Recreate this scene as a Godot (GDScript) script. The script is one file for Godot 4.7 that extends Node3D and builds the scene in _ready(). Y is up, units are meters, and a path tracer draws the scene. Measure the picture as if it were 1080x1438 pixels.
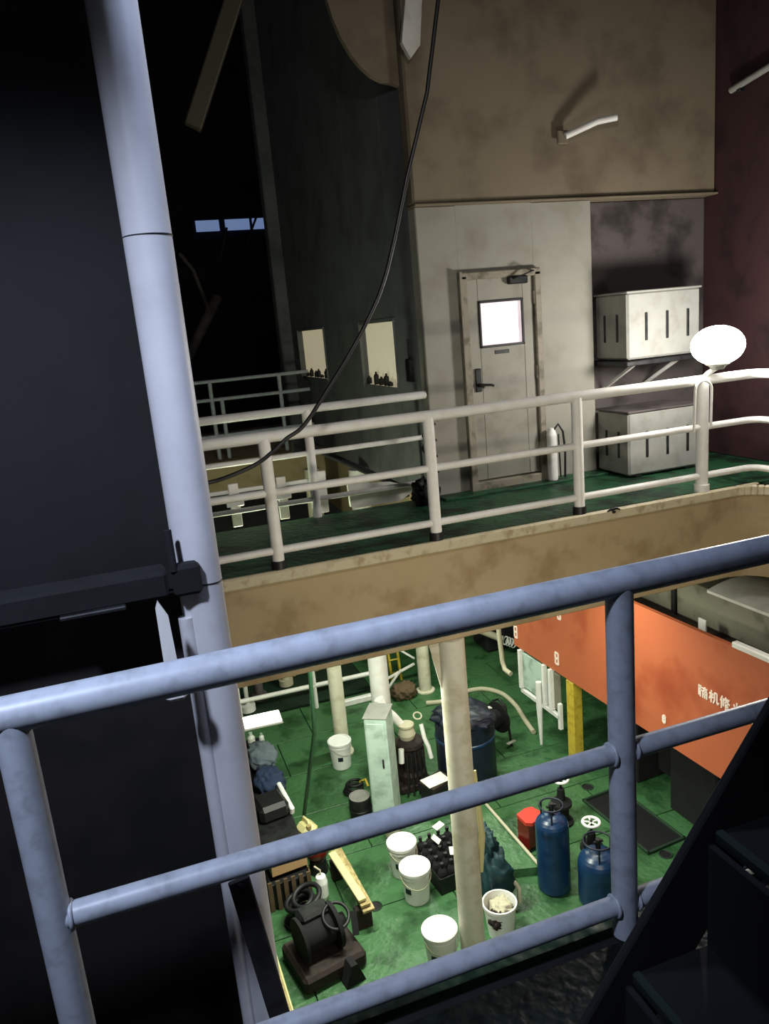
extends Node3D

# ---------------------------------------------------------------- helpers
var used := {}
var M := {}

func numbered(called: String) -> String:
	if not used.has(called):
		used[called] = 0
		return called
	used[called] += 1
	return "%s_%03d" % [called, used[called]]

func S() -> SurfaceTool:
	var st := SurfaceTool.new()
	st.begin(Mesh.PRIMITIVE_TRIANGLES)
	return st

func tri(st: SurfaceTool, a: Vector3, b: Vector3, c: Vector3, na: Vector3, nb: Vector3, nc: Vector3) -> void:
	var g := (b - a).cross(c - a)
	if g.length_squared() < 1e-16:
		return
	var vs := [a, b, c]
	var ns := [na, nb, nc]
	if g.dot(na + nb + nc) > 0.0:
		vs = [a, c, b]
		ns = [na, nc, nb]
	for i in 3:
		st.set_normal(ns[i])
		st.add_vertex(vs[i])

func flat(st: SurfaceTool, a: Vector3, b: Vector3, c: Vector3, out: Vector3) -> void:
	var n := (b - a).cross(c - a)
	if n.length_squared() < 1e-16:
		return
	n = n.normalized()
	if n.dot(out) < 0.0:
		n = -n
	tri(st, a, b, c, n, n, n)

# a box with chamfered edges
func box(st: SurfaceTool, c: Vector3, s: Vector3, bev := 0.004, b := Basis()) -> void:
	var h := s / 2.0
	var k := minf(bev, minf(h.x, minf(h.y, h.z)) * 0.6)
	for axis in 3:
		var u := (axis + 1) % 3
		var v := (axis + 2) % 3
		for sg in [-1.0, 1.0]:
			var q := []
			for e in [[-1, -1], [1, -1], [1, 1], [-1, 1]]:
				var p := Vector3()
				p[axis] = sg * h[axis]
				p[u] = e[0] * (h[u] - k)
				p[v] = e[1] * (h[v] - k)
				q.append(c + b * p)
			var n := Vector3()
			n[axis] = sg
			flat(st, q[0], q[1], q[2], b * n)
			flat(st, q[0], q[2], q[3], b * n)
		for su in [-1.0, 1.0]:
			for sv in [-1.0, 1.0]:
				var e := []
				for w in [[-1, 0], [1, 0], [1, 1], [-1, 1]]:
					var p := Vector3()
					p[axis] = w[0] * (h[axis] - k)
					p[u] = su * (h[u] - (k if w[1] == 1 else 0.0))
					p[v] = sv * (h[v] - (0.0 if w[1] == 1 else k))
					e.append(c + b * p)
				var n := Vector3()
				n[u] = su
				n[v] = sv
				flat(st, e[0], e[1], e[2], b * n)
				flat(st, e[0], e[2], e[3], b * n)
	for sx in [-1.0, 1.0]:
		for sy in [-1.0, 1.0]:
			for sz in [-1.0, 1.0]:
				var sg := Vector3(sx, sy, sz)
				var e := []
				for axis in 3:
					var p := Vector3(h.x - k, h.y - k, h.z - k)
					p[axis] = h[axis]
					e.append(c + b * (p * sg))
				flat(st, e[0], e[1], e[2], b * sg)

# a bar of rectangular section from a to b
func bar(st: SurfaceTool, a: Vector3, b: Vector3, w: float, t: float, up := Vector3.UP, bev := 0.003) -> void:
	var z := (b - a).normalized()
	if absf(z.dot(up)) > 0.98:
		up = Vector3.RIGHT
	var x := up.cross(z).normalized()
	var y := z.cross(x)
	box(st, (a + b) / 2.0, Vector3(w, t, (b - a).length()), bev, Basis(x, y, z))

# a round tube along points; r is a number, or one number for each point
func tube(st: SurfaceTool, pts: Array, r, seg := 16, caps := true) -> void:
	var n := pts.size()
	var x := Vector3()
	var rings := []
	var nrm := []
	for i in n:
		var d: Vector3 = (pts[mini(i + 1, n - 1)] - pts[maxi(i - 1, 0)]).normalized()
		if i == 0:
			x = d.cross(Vector3.UP if absf(d.y) < 0.9 else Vector3.RIGHT).normalized()
		x = (x - d * x.dot(d)).normalized()
		var y := d.cross(x)
		var rr: float = r[i] if r is Array else r
		var ring := []
		var nn := []
		for k in seg:
			var a := TAU * k / seg
			var o := x * cos(a) + y * sin(a)
			ring.append(pts[i] + o * rr)
			nn.append(o)
		rings.append(ring)
		nrm.append(nn)
	for i in n - 1:
		for k in seg:
			var l := (k + 1) % seg
			tri(st, rings[i][k], rings[i][l], rings[i + 1][l], nrm[i][k], nrm[i][l], nrm[i + 1][l])
			tri(st, rings[i][k], rings[i + 1][l], rings[i + 1][k], nrm[i][k], nrm[i + 1][l], nrm[i + 1][k])
	if caps:
		for e in [[0, 1], [n - 1, n - 2]]:
			var out: Vector3 = pts[e[0]] - pts[e[1]]
			for k in seg:
				flat(st, pts[e[0]], rings[e[0]][k], rings[e[0]][(k + 1) % seg], out)

# a turned shape: profile of (radius, height) from the bottom up
func lathe(st: SurfaceTool, o: Vector3, prof: Array, seg := 24, b := Basis()) -> void:
	for i in prof.size() - 1:
		var p: Vector2 = prof[i]
		var q: Vector2 = prof[i + 1]
		var d := (q - p).normalized()
		var n2 := Vector2(d.y, -d.x)
		for k in seg:
			var a0 := TAU * k / seg
			var a1 := TAU * (k + 1) / seg
			var u0 := Vector3(cos(a0), 0, sin(a0))
			var u1 := Vector3(cos(a1), 0, sin(a1))
			var n0 := b * (u0 * n2.x + Vector3(0, n2.y, 0))
			var n1 := b * (u1 * n2.x + Vector3(0, n2.y, 0))
			var a := o + b * (u0 * p.x + Vector3(0, p.y, 0))
			var a_ := o + b * (u1 * p.x + Vector3(0, p.y, 0))
			var c := o + b * (u0 * q.x + Vector3(0, q.y, 0))
			var c_ := o + b * (u1 * q.x + Vector3(0, q.y, 0))
			tri(st, a, a_, c_, n0, n1, n1)
			tri(st, a, c_, c, n0, n1, n0)

func ring(st: SurfaceTool, c: Vector3, big: float, r: float, b := Basis(), seg := 28) -> void:
	var m := 10
	for i in seg:
		for k in m:
			var v := []
			var nn := []
			for e in [[i, k], [i + 1, k], [i + 1, k + 1], [i, k + 1]]:
				var a: float = TAU * e[0] / seg
				var t: float = TAU * e[1] / m
				var u := Vector3(cos(a), 0, sin(a))
				var n := u * cos(t) + Vector3(0, sin(t), 0)
				v.append(c + b * (u * big + n * r))
				nn.append(b * n)
			tri(st, v[0], v[1], v[2], nn[0], nn[1], nn[2])
			tri(st, v[0], v[2], v[3], nn[0], nn[2], nn[3])

# an outline in its own x-y plane given a thickness along z
func prism(st: SurfaceTool, poly: Array, depth: float, o := Vector3(), b := Basis()) -> void:
	var pk := PackedVector2Array(poly)
	var idx := Geometry2D.triangulate_polygon(pk)
	for sg in [-0.5, 0.5]:
		for i in range(0, idx.size(), 3):
			var v := []
			for j in 3:
				var p := pk[idx[i + j]]
				v.append(o + b * Vector3(p.x, p.y, sg * depth))
			flat(st, v[0], v[1], v[2], b * Vector3(0, 0, sg))
	var ccw := not Geometry2D.is_polygon_clockwise(pk)
	for i in pk.size():
		var p := pk[i]
		var q := pk[(i + 1) % pk.size()]
		var e := q - p
		var n := b * (Vector3(e.y, -e.x, 0) * (1.0 if ccw else -1.0))
		var a0 := o + b * Vector3(p.x, p.y, -depth / 2)
		var a1 := o + b * Vector3(p.x, p.y, depth / 2)
		var b0 := o + b * Vector3(q.x, q.y, -depth / 2)
		var b1 := o + b * Vector3(q.x, q.y, depth / 2)
		flat(st, a0, b0, b1, n)
		flat(st, a0, b1, a1, n)

# a lumpy closed cloth or bundle: a squashed sphere with noise
func lump(st: SurfaceTool, c: Vector3, s: Vector3, rough: float, sd: int, power := 0.75) -> void:
	var nz := FastNoiseLite.new()
	nz.seed = sd
	nz.frequency = 1.6
	var U := 28
	var V := 16
	var g := []
	for j in V + 1:
		var row := []
		for i in U:
			var a := TAU * i / U
			var t := PI * j / V - PI / 2
			var p := Vector3(cos(a) * cos(t), sin(t), sin(a) * cos(t))
			p = Vector3(signf(p.x) * pow(absf(p.x), power), signf(p.y) * pow(absf(p.y), power), signf(p.z) * pow(absf(p.z), power))
			p *= 1.0 + rough * nz.get_noise_3d(p.x * 1.3, p.y * 1.3, p.z * 1.3)
			p.y = maxf(p.y, -0.8)
			row.append(c + p * s)
		g.append(row)
	var nm := []
	for j in V + 1:
		var row := []
		for i in U:
			var du: Vector3 = g[j][(i + 1) % U] - g[j][(i + U - 1) % U]
			var dv: Vector3 = g[mini(j + 1, V)][i] - g[maxi(j - 1, 0)][i]
			var n := du.cross(dv)
			if n.length_squared() < 1e-14:
				n = g[j][i] - c
			if n.dot(g[j][i] - c) < 0.0:
				n = -n
			row.append(n.normalized())
		nm.append(row)
	for j in V:
		for i in U:
			var k := (i + 1) % U
			tri(st, g[j][i], g[j][k], g[j + 1][k], nm[j][i], nm[j][k], nm[j + 1][k])
			tri(st, g[j][i], g[j + 1][k], g[j + 1][i], nm[j][i], nm[j + 1][k], nm[j + 1][i])

func part(called: String, st: SurfaceTool, m: Material, parent: Node = self, label := "") -> MeshInstance3D:
	var o := MeshInstance3D.new()
	o.name = numbered(called) if parent == self else called
	o.mesh = st.commit()
	o.material_override = m
	o.cast_shadow = GeometryInstance3D.SHADOW_CASTING_SETTING_ON
	parent.add_child(o, true)
	if label:
		o.set_meta("label", label)
	return o

func tag(o: Node, label: String, category: String, group := "") -> Node:
	o.set_meta("label", label)
	o.set_meta("category", category)
	if group:
		o.set_meta("group", group)
	return o

func thing(called: String, label: String, category: String, at := Vector3.ZERO, turn := 0.0, group := "") -> Node3D:
	var o := Node3D.new()
	o.name = numbered(called)
	o.position = at
	o.rotation.y = turn
	add_child(o, true)
	tag(o, label, category, group)
	return o

func struct(called: String, st: SurfaceTool, m: Material, label: String, category: String, parent: Node = self) -> MeshInstance3D:
	var o := part(called, st, m, parent)
	if parent == self:
		o.set_meta("kind", "structure")
		tag(o, label, category)
	return o

func copy(src: Node3D, at: Vector3, turn: float, label: String) -> Node3D:
	var o: Node3D = src.duplicate()
	o.name = numbered(String(src.name).trim_suffix("_001"))
	add_child(o, true)
	o.position = at
	o.rotation.y = turn
	o.set_meta("label", label)
	return o

# painted or plain surface, mottled by a world-anchored noise
func mk(key: String, hex: String, rough := 0.6, metal := 0.0, dirt := "", amount := 0.5, freq := 0.02, scale := 1.0, bump := 0.0) -> StandardMaterial3D:
	var m := StandardMaterial3D.new()
	m.resource_name = key
	m.roughness = rough
	m.metallic = metal
	m.albedo_color = Color(hex)
	if dirt:
		var n := FastNoiseLite.new()
		n.seed = hash(key) % 1000
		n.noise_type = FastNoiseLite.TYPE_SIMPLEX_SMOOTH
		n.frequency = freq
		n.fractal_octaves = 5
		n.fractal_gain = 0.6
		var t := NoiseTexture2D.new()
		t.width = 256
		t.height = 256
		t.seamless = true
		t.noise = n
		var g := Gradient.new()
		g.offsets = PackedFloat32Array([0.0, 0.28, 0.5, 1.0])
		var d := Color(dirt)
		g.colors = PackedColorArray([d.lerp(Color.WHITE, 1.0 - amount), d.lerp(Color.WHITE, 1.0 - amount * 0.55), Color(0.97, 0.97, 0.97), Color.WHITE])
		t.color_ramp = g
		m.albedo_texture = t
		m.uv1_triplanar = true
		m.uv1_world_triplanar = true
		m.uv1_scale = Vector3.ONE * scale
	if bump > 0.0:
		var n2 := FastNoiseLite.new()
		n2.seed = 7 + hash(key) % 100
		n2.frequency = 0.08
		n2.fractal_octaves = 3
		var t2 := NoiseTexture2D.new()
		t2.width = 256
		t2.height = 256
		t2.seamless = true
		t2.as_normal_map = true
		t2.bump_strength = 4.0
		t2.noise = n2
		m.normal_enabled = true
		m.normal_scale = bump
		m.normal_texture = t2
		m.uv1_triplanar = true
		m.uv1_world_triplanar = true
		m.uv1_scale = Vector3.ONE * scale
	M[key] = m
	return m

func glow(key: String, color: Color, energy: float) -> void:
	var m := StandardMaterial3D.new()
	m.resource_name = key
	m.albedo_color = Color(0.9, 0.9, 0.88)
	m.emission_enabled = true
	m.emission = color
	m.emission_energy_multiplier = energy
	M[key] = m

func omni(at: Vector3, color: Color, energy: float, size: float, parent: Node = self) -> void:
	var l := OmniLight3D.new()
	l.name = "lamp_light"
	l.light_color = color
	l.light_energy = energy
	l.light_size = size
	l.omni_range = 40
	l.omni_attenuation = 2.0
	l.shadow_enabled = true
	parent.add_child(l, true)
	l.global_position = at

func spot(at: Vector3, to: Vector3, color: Color, energy: float, angle: float, size: float, soft := 0.6) -> void:
	var l := SpotLight3D.new()
	l.name = "lamp_light"
	l.light_color = color
	l.light_energy = energy
	l.light_size = size
	l.spot_range = 40
	l.spot_angle = angle
	l.spot_attenuation = 2.0
	l.spot_angle_attenuation = soft
	l.shadow_enabled = true
	add_child(l, true)
	l.look_at_from_position(at, to, Vector3.UP if absf((to - at).normalized().y) < 0.95 else Vector3.RIGHT)

func area(at: Vector3, to: Vector3, color: Color, energy: float, size: Vector2) -> void:
	var l := AreaLight3D.new()
	l.name = "lamp_light"
	l.light_color = color
	l.light_energy = energy
	l.area_size = size
	l.area_range = 40
	l.shadow_enabled = true
	add_child(l, true)
	l.look_at_from_position(at, to, Vector3.UP if absf((to - at).normalized().y) < 0.95 else Vector3.FORWARD)

# ---------------------------------------------------------------- scene
const FLOOR := -4.0
const FLOOD := Vector3(4.79, 1.255, -5.33)

func camera_and_light() -> void:
	var cam := Camera3D.new()
	cam.name = "camera"
	cam.keep_aspect = Camera3D.KEEP_HEIGHT
	cam.fov = 67.30
	cam.near = 0.05
	cam.far = 200
	add_child(cam)
	var pitch := deg_to_rad(13.4626)
	var roll := deg_to_rad(-5.2088)
	var yaw := deg_to_rad(17.9497)
	var f := Vector3(sin(yaw) * cos(pitch), -sin(pitch), -cos(yaw) * cos(pitch))
	var r0 := Vector3(cos(yaw), 0, sin(yaw))
	var u0 := r0.cross(f)
	cam.transform = Transform3D(Basis(r0 * cos(roll) + u0 * sin(roll), u0 * cos(roll) - r0 * sin(roll), -f), Vector3(0, 1.65, 0))
	cam.current = true

	var env := Environment.new()
	env.background_mode = Environment.BG_COLOR
	env.background_color = Color(0.08, 0.075, 0.09)
	env.tonemap_mode = Environment.TONE_MAPPER_LINEAR
	env.tonemap_exposure = 1.0
	env.sdfgi_enabled = true
	env.ssao_enabled = true
	env.ssil_enabled = true
	var we := WorldEnvironment.new()
	we.name = "world"
	we.environment = env
	add_child(we)

	# floodlight globe on the rail post, with its reflector throwing towards the well
	omni(FLOOD, Color(1.0, 0.98, 0.95), 2.4, 0.15)
	spot(FLOOD, Vector3(2.2, -1.2, 0.2), Color(1.0, 0.97, 0.92), 5.0, 80.0, 0.14, 0.6)
	# unseen cool lamp overhead, placed to light the pipe and the left railing
	spot(Vector3(-0.75, 3.12, -0.45), Vector3(0.05, 0.9, -1.9), Color(0.84, 0.89, 1.0), 9.0, 30.0, 0.10, 1.0)
	# unseen lamp overhead, placed to light the house front and the railing below
	spot(Vector3(1.1, 3.14, -1.62), Vector3(3.9, 0.7, -6.7), Color(1.0, 0.97, 0.90), 4.2, 44.0, 0.12, 0.7)
	omni(Vector3(1.1, 3.14, -1.62), Color(0.78, 0.85, 1.0), 1.3, 0.10)
	# unseen strip lamp below the viewer, placed to light the far fascia and column
	area(Vector3(2.0, -0.70, -1.66), Vector3(2.4, -1.0, -5.3), Color(1.0, 0.95, 0.84), 6.0, Vector2(1.5, 0.14))
	# unseen lamp behind the far deck, placed to light the house side wall
	omni(Vector3(1.0, -0.62, -7.02), Color(0.95, 1.0, 0.85), 1.6, 0.10)
	# unseen strip lamps under the far deck, placed to light the lower deck
	area(Vector3(1.55, -0.95, -6.1), Vector3(1.55, -4.0, -6.1), Color(0.98, 1.0, 0.93), 12.5, Vector2(1.2, 0.14))
	area(Vector3(3.7, -0.95, -6.4), Vector3(3.7, -4.0, -6.4), Color(0.98, 1.0, 0.92), 5.0, Vector2(1.2, 0.14))
	area(Vector3(3.6, -0.95, -9.6), Vector3(3.4, -4.0, -9.6), Color(0.97, 1.0, 0.92), 8.0, Vector2(1.2, 0.14))

func materials() -> void:
	mk("white_paint", "eeede9", 0.45, 0.0, "8a6a4a", 0.16, 0.03, 0.9)
	mk("rail_paint", "b3bac6", 0.42, 0.0, "6d6a66", 0.35, 0.04, 1.3)
	mk("pipe_paint", "d4d3d6", 0.5, 0.0, "77706c", 0.25, 0.015, 0.8)
	mk("house_paint", "97958a", 0.75, 0.0, "75695a", 0.25, 0.012, 0.45)
	mk("upper_paint", "7e725f", 0.8, 0.0, "5a4c42", 0.3, 0.012, 0.4)
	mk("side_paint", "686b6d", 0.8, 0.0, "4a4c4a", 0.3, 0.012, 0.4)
	mk("maroon_paint", "32191c", 0.7, 0.0, "1c1012", 0.5, 0.015, 0.5)
	mk("dim_wall", "57504f", 0.8, 0.0, "2c2426", 0.6, 0.012, 0.4)
	mk("fascia_paint", "b3a07c", 0.7, 0.0, "7a5f3a", 0.4, 0.012, 0.45)
	mk("coaming_paint", "c9bfa2", 0.6, 0.0, "7d5f3e", 0.5, 0.03, 0.8)
	mk("green_deck", "416c43", 0.42, 0.0, "35563c", 0.6, 0.012, 0.55, 0.25)
	mk("green_dark", "225436", 0.5, 0.0, "0a1810", 0.7, 0.012, 0.5, 0.3)
	mk("green_seam", "16301e", 0.7)
	mk("black_plate", "110f13", 0.75, 0.0, "070607", 0.6, 0.015, 0.6)
	mk("rust_black", "1b1614", 0.75, 0.0, "0a0807", 0.6, 0.015, 0.6)
	mk("black_iron", "0c0d10", 0.9, 0.0, "050505", 0.6, 0.02, 0.8)
	mk("wet_deck", "0e1814", 0.5, 0.0, "08100d", 0.7, 0.05, 1.0, 0.3).metallic_specular = 0.3
	mk("dark_steel", "2a2b2c", 0.5, 0.4, "15120f", 0.6, 0.03, 1.0)
	mk("rust_steel", "2c201c", 0.75, 0.1, "180e0a", 0.7, 0.03, 1.2)
	mk("nosing", "12221b", 0.8)
	mk("rubber", "101113", 0.55)
	mk("brace_paint", "2d2b2e", 0.6, 0.0, "151415", 0.5, 0.02, 1.0)
	mk("door_paint", "928f84", 0.65, 0.0, "6a6358", 0.3, 0.015, 0.6)
	mk("frame_paint", "8b8474", 0.65, 0.0, "453c30", 0.6, 0.02, 0.8)
	mk("ac_paint", "92928c", 0.6, 0.0, "5a5348", 0.2, 0.02, 0.7)
	mk("cabinet_paint", "b9cfc2", 0.55, 0.0, "5b5f58", 0.45, 0.02, 0.8)
	mk("column_paint", "dcd8c2", 0.55, 0.0, "8d7b4c", 0.4, 0.018, 0.8)
	mk("bucket_plastic", "e6e7e4", 0.4)
	mk("orange_paint", "b8623f", 0.5, 0.0, "8f4a35", 0.45, 0.008, 0.35)
	mk("lettering", "f1ded0", 0.6)
	mk("blue_paint", "15365a", 0.32, 0.0, "0d2236", 0.5, 0.02, 1.0)
	mk("navy_paint", "101a2c", 0.5, 0.0, "0a1018", 0.5, 0.02, 1.0)
	mk("red_paint", "c93a2e", 0.5)
	mk("red_dark", "6a1b16", 0.6)
	mk("yellow_paint", "c9b13c", 0.55, 0.0, "7a5b24", 0.4, 0.03, 1.0)
	mk("pale_yellow", "d8cf95", 0.5)
	mk("wood", "b9a878", 0.8, 0.0, "6e5a35", 0.5, 0.03, 1.2)
	mk("cardboard", "b08f63", 0.85)
	mk("olive_grey", "7f7d6c", 0.7, 0.0, "4c4738", 0.5, 0.012, 0.6)
	mk("cover_cloth", "dcdad2", 0.85, 0.0, "9a9488", 0.3, 0.02, 0.8)
	mk("grey_cloth", "5e6a72", 0.85)
	mk("blue_cloth", "1e2f4c", 0.85)
	mk("teal_cloth", "12343a", 0.6)
	mk("paper", "eceadd", 0.8)
	mk("hose_green", "23452c", 0.5)
	mk("rope_pale", "b9b39a", 0.85)
	mk("cable_black", "0a0a0b", 0.5)
	mk("lens_white", "f0f0ee", 0.4)
	mk("night_hull", "26211f", 0.9)
	mk("olive_beam", "4d4a36", 0.8)
	mk("brown_block", "5c4a34", 0.8)
	glow("flood_glow", Color(1.0, 0.985, 0.95), 14.0)
	glow("tube_glow", Color(0.95, 1.0, 0.95), 2.0)
	glow("work_glow", Color(1.0, 0.98, 0.94), 1.6)
	glow("door_window", Color(0.90, 0.82, 0.85), 0.82)
	glow("cabin_window", Color(0.78, 0.73, 0.60), 0.5)
	glow("cabin_window_bright", Color(0.85, 0.83, 0.72), 0.75)
	glow("far_window", Color(0.50, 0.60, 0.80), 0.5)

func _ready() -> void:
	camera_and_light()
	materials()
	lower_deck()
	far_deck()
	near_deck()
	deckhead()
	house()
	night_background()
	far_railing()
	second_railing()
	near_railing()
	left_side()
	stair()
	hull()
	columns()
	deck_gear()
	left_clutter()
	rear_gear()
	details()

# ---------------------------------------------------------------- setting
func lower_deck() -> void:
	var st := S()
	box(st, Vector3(3.0, FLOOR - 0.12, -7.0), Vector3(12.0, 0.2, 14.5), 0.01)
	var fl := struct("floor", st, M.green_seam, "green painted steel plates of the lower deck seen through the well", "floor")
	# plates of the deck with open seams, alternate rows shifted
	var rows := [-3.69, -4.60, -5.51, -6.42, -7.33, -8.24, -9.15, -10.06, -10.97]
	for i in rows.size() - 1:
		var z0: float = rows[i]
		var z1: float = rows[i + 1]
		var x := -1.91 + 0.54 * (i % 3)
		while x < 8.0:
			var p := S()
			box(p, Vector3(x + 0.81, FLOOR - 0.012, (z0 + z1) / 2), Vector3(1.62 - 0.012, 0.024, absf(z1 - z0) - 0.012), 0.004)
			part("deck_plate", p, M.green_deck, fl)
			x += 1.62
	for k in 3:
		var p := S()
		box(p, Vector3(3.9 + 1.62 * k, FLOOR - 0.012, -12.0), Vector3(1.608, 0.024, 2.04), 0.004)
		part("deck_plate", p, M.green_deck, fl)
	# black sheet added for the darkness at the back; dark bulkhead at the side
	st = S()
	box(st, Vector3(3.0, -2.4, -14.2), Vector3(12.5, 3.4, 0.15), 0.01)
	struct("wall_back", st, M.black_plate, "added black sheet for the unlit back of the lower deck", "wall")
	st = S()
	box(st, Vector3(8.8, -2.4, -7.5), Vector3(0.15, 3.4, 14.0), 0.01)
	struct("wall_right", st, M.black_plate, "dark bulkhead along the lower deck behind the orange hull", "wall")
	# drain holes
	for d in [[Vector3(1.61, FLOOR, -6.44), "round black drain hole in the green deck before the white buckets"], [Vector3(4.61, FLOOR, -7.22), "round black drain hole in the green deck behind the white handwheels"], [Vector3(4.65, FLOOR, -5.84), "round black drain hole beside the dark hatch near the deck stair"]]:
		var t := thing("deck_drain", d[1], "drain", d[0], 0.0, "deck drains")
		var a := S()
		lathe(a, Vector3(), [Vector2(0.0, 0.001), Vector2(0.058, 0.001), Vector2(0.062, 0.006)], 20)
		part("cup", a, M.rubber, t)
		a = S()
		ring(a, Vector3(0, 0.004, 0), 0.066, 0.006)
		part("rim", a, M.green_seam, t)

func far_deck() -> void:
	# deck slab with its tan side plate; open well to the left of the house behind it
	var st := S()
	box(st, Vector3(1.36, -0.45, -6.10), Vector3(7.78, 0.78, 1.50), 0.01)
	box(st, Vector3(5.97, -0.45, -9.76), Vector3(6.5, 0.78, 5.80), 0.01)
	box(st, Vector3(7.24, -0.45, -6.10), Vector3(3.96, 0.78, 1.50), 0.01)
	struct("slab", st, M.fascia_paint, "tan painted side plate of the far upper deck above the well", "deck")
	st = S()
	box(st, Vector3(1.36, -0.03, -6.10), Vector3(7.74, 0.06, 1.46), 0.004)
	box(st, Vector3(5.6, -0.03, -6.06), Vector3(0.9, 0.06, 1.38), 0.004)
	box(st, Vector3(5.97, -0.03, -9.0), Vector3(6.4, 0.06, 4.4), 0.004)
	struct("floor", st, M.green_dark, "green walking surface of the far upper deck behind the white railing", "floor")
	# pale coaming lip along the edge of the deck
	st = S()
	box(st, Vector3(1.36, -0.035, -5.335), Vector3(7.80, 0.09, 0.05), 0.012)
	struct("trim_1", st, M.coaming_paint, "pale chipped coaming lip along the far deck edge", "coaming")
	# side of the well to the right, turning towards the viewer round a rounded corner
	st = S()
	box(st, Vector3(7.3, -0.45, -3.3), Vector3(4.06, 0.78, 4.1), 0.01)
	var q := []
	for i in 9:
		var a := PI / 2 * i / 8
		q.append(Vector2(5.27 - 0.30 + 0.30 * sin(a), 5.35 - 0.30 + 0.30 * cos(a)))
	q.append(Vector2(5.28, 5.05))
	q.append(Vector2(5.28, 5.36))
	prism(st, q, 0.78, Vector3(0, -0.45, 0), Basis(Vector3.RIGHT, Vector3(0, 0, -1), Vector3.UP))
	struct("slab", st, M.fascia_paint, "tan side plate at the corner where the deck turns towards the stair", "deck")
	st = S()
	box(st, Vector3(7.3, -0.03, -3.3), Vector3(4.0, 0.06, 4.06), 0.004)
	struct("floor", st, M.green_dark, "green walking surface of the deck strip beside the maroon wall", "floor")
	st = S()
	var lip := []
	for i in 9:
		var a := PI / 2 * i / 8
		lip.append(Vector3(4.97 + 0.29 * sin(a), -0.035, -5.05 - 0.285 * cos(a)))
	lip.append(Vector3(5.26, -0.035, -1.4))
	for i in lip.size() - 1:
		bar(st, lip[i], lip[i + 1], 0.05, 0.09, Vector3.UP, 0.01)
	struct("trim_2", st, M.coaming_paint, "pale coaming lip round the corner of the well", "coaming")
	# dark scupper blot on the coaming
	var t := thing("deck_cleat", "small black cleat on the pale coaming below the white railing", "cleat", Vector3(3.72, -0.02, -5.31))
	st = S()
	box(st, Vector3(0, 0.012, 0.0), Vector3(0.03, 0.025, 0.03))
	part("foot", st, M.cable_black, t)
	st = S()
	tube(st, [Vector3(-0.06, 0.02, 0.0), Vector3(-0.02, 0.035, 0.0), Vector3(0.03, 0.038, 0.0), Vector3(0.06, 0.02, 0.005)], [0.006, 0.011, 0.011, 0.006], 10)
	part("horn", st, M.cable_black, t)
	# deck further back to the left of the house
	st = S()
	box(st, Vector3(1.3, -0.22, -13.0), Vector3(8.0, 0.42, 3.9), 0.01)
	struct("slab", st, M.fascia_paint, "tan side plate of the deck beyond the second well", "deck")

func near_deck() -> void:
	var st := S()
	box(st, Vector3(1.2, -0.28, 0.1), Vector3(7.0, 0.54, 3.30), 0.01)
	struct("slab", st, M.black_plate, "dark side plate of the deck under the grey railing", "deck")
	st = S()
	box(st, Vector3(1.2, -0.012, 0.14), Vector3(7.0, 0.024, 3.24), 0.003)
	struct("floor", st, M.wet_deck, "wet dark green deck at the foot of the grey railing", "floor")
	st = S()
	box(st, Vector3(1.2, -0.004, -1.535), Vector3(7.0, 0.03, 0.05), 0.010)
	struct("trim_3", st, M.green_dark, "dark green lip with chipped white edge below the grey railing", "coaming")
	st = S()
	var rng := RandomNumberGenerator.new()
	rng.seed = 5
	var x := 0.2
	while x < 1.4:
		var w := rng.randf_range(0.008, 0.03)
		box(st, Vector3(x, 0.009, -1.556 + rng.randf_range(-0.002, 0.002)), Vector3(w, 0.008, rng.randf_range(0.006, 0.014)), 0.002)
		x += w + rng.randf_range(0.0, 0.012) * (3.0 if x < 0.7 else 1.0)
	var o := part("salt_crust", st, M.white_paint)
	tag(o, "crust of chipped white paint along the lip below the grey railing", "paint crust")
	o.set_meta("kind", "stuff")

func deckhead() -> void:
	var st := S()
	box(st, Vector3(1.2, 3.36, 0.0), Vector3(7.0, 0.12, 4.2), 0.01)  # slab out of view, placed to carry the two overhead lamps
	struct("ceiling", st, M.dim_wall, "unseen deckhead plate holding the lamps over the viewer's deck", "ceiling")
	for d in [[Vector3(-0.75, 3.12, -0.45), "unseen round lamp overhead, lighting the white pipe"], [Vector3(1.1, 3.14, -1.62), "unseen round lamp overhead, lighting the deckhouse and the grey railing"]]:  # both out of view, lighting the pipe, railing and house front
		var t := thing("unseen_deckhead_lamp", d[1], "lamp", d[0])
		st = S()
		lathe(st, Vector3(), [Vector2(0, 0.10), Vector2(0.10, 0.10), Vector2(0.12, 0.12), Vector2(0.12, 0.17), Vector2(0, 0.17)], 24)
		part("base", st, M.ac_paint, t)
		st = S()
		var pf := []
		for i in 11:
			var a := -PI / 2 + PI * i / 10
			pf.append(Vector2(0.09 * cos(a), 0.01 + 0.11 * sin(a)))
		lathe(st, Vector3(), pf, 24)
		part("globe", st, M.tube_glow, t)

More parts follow.
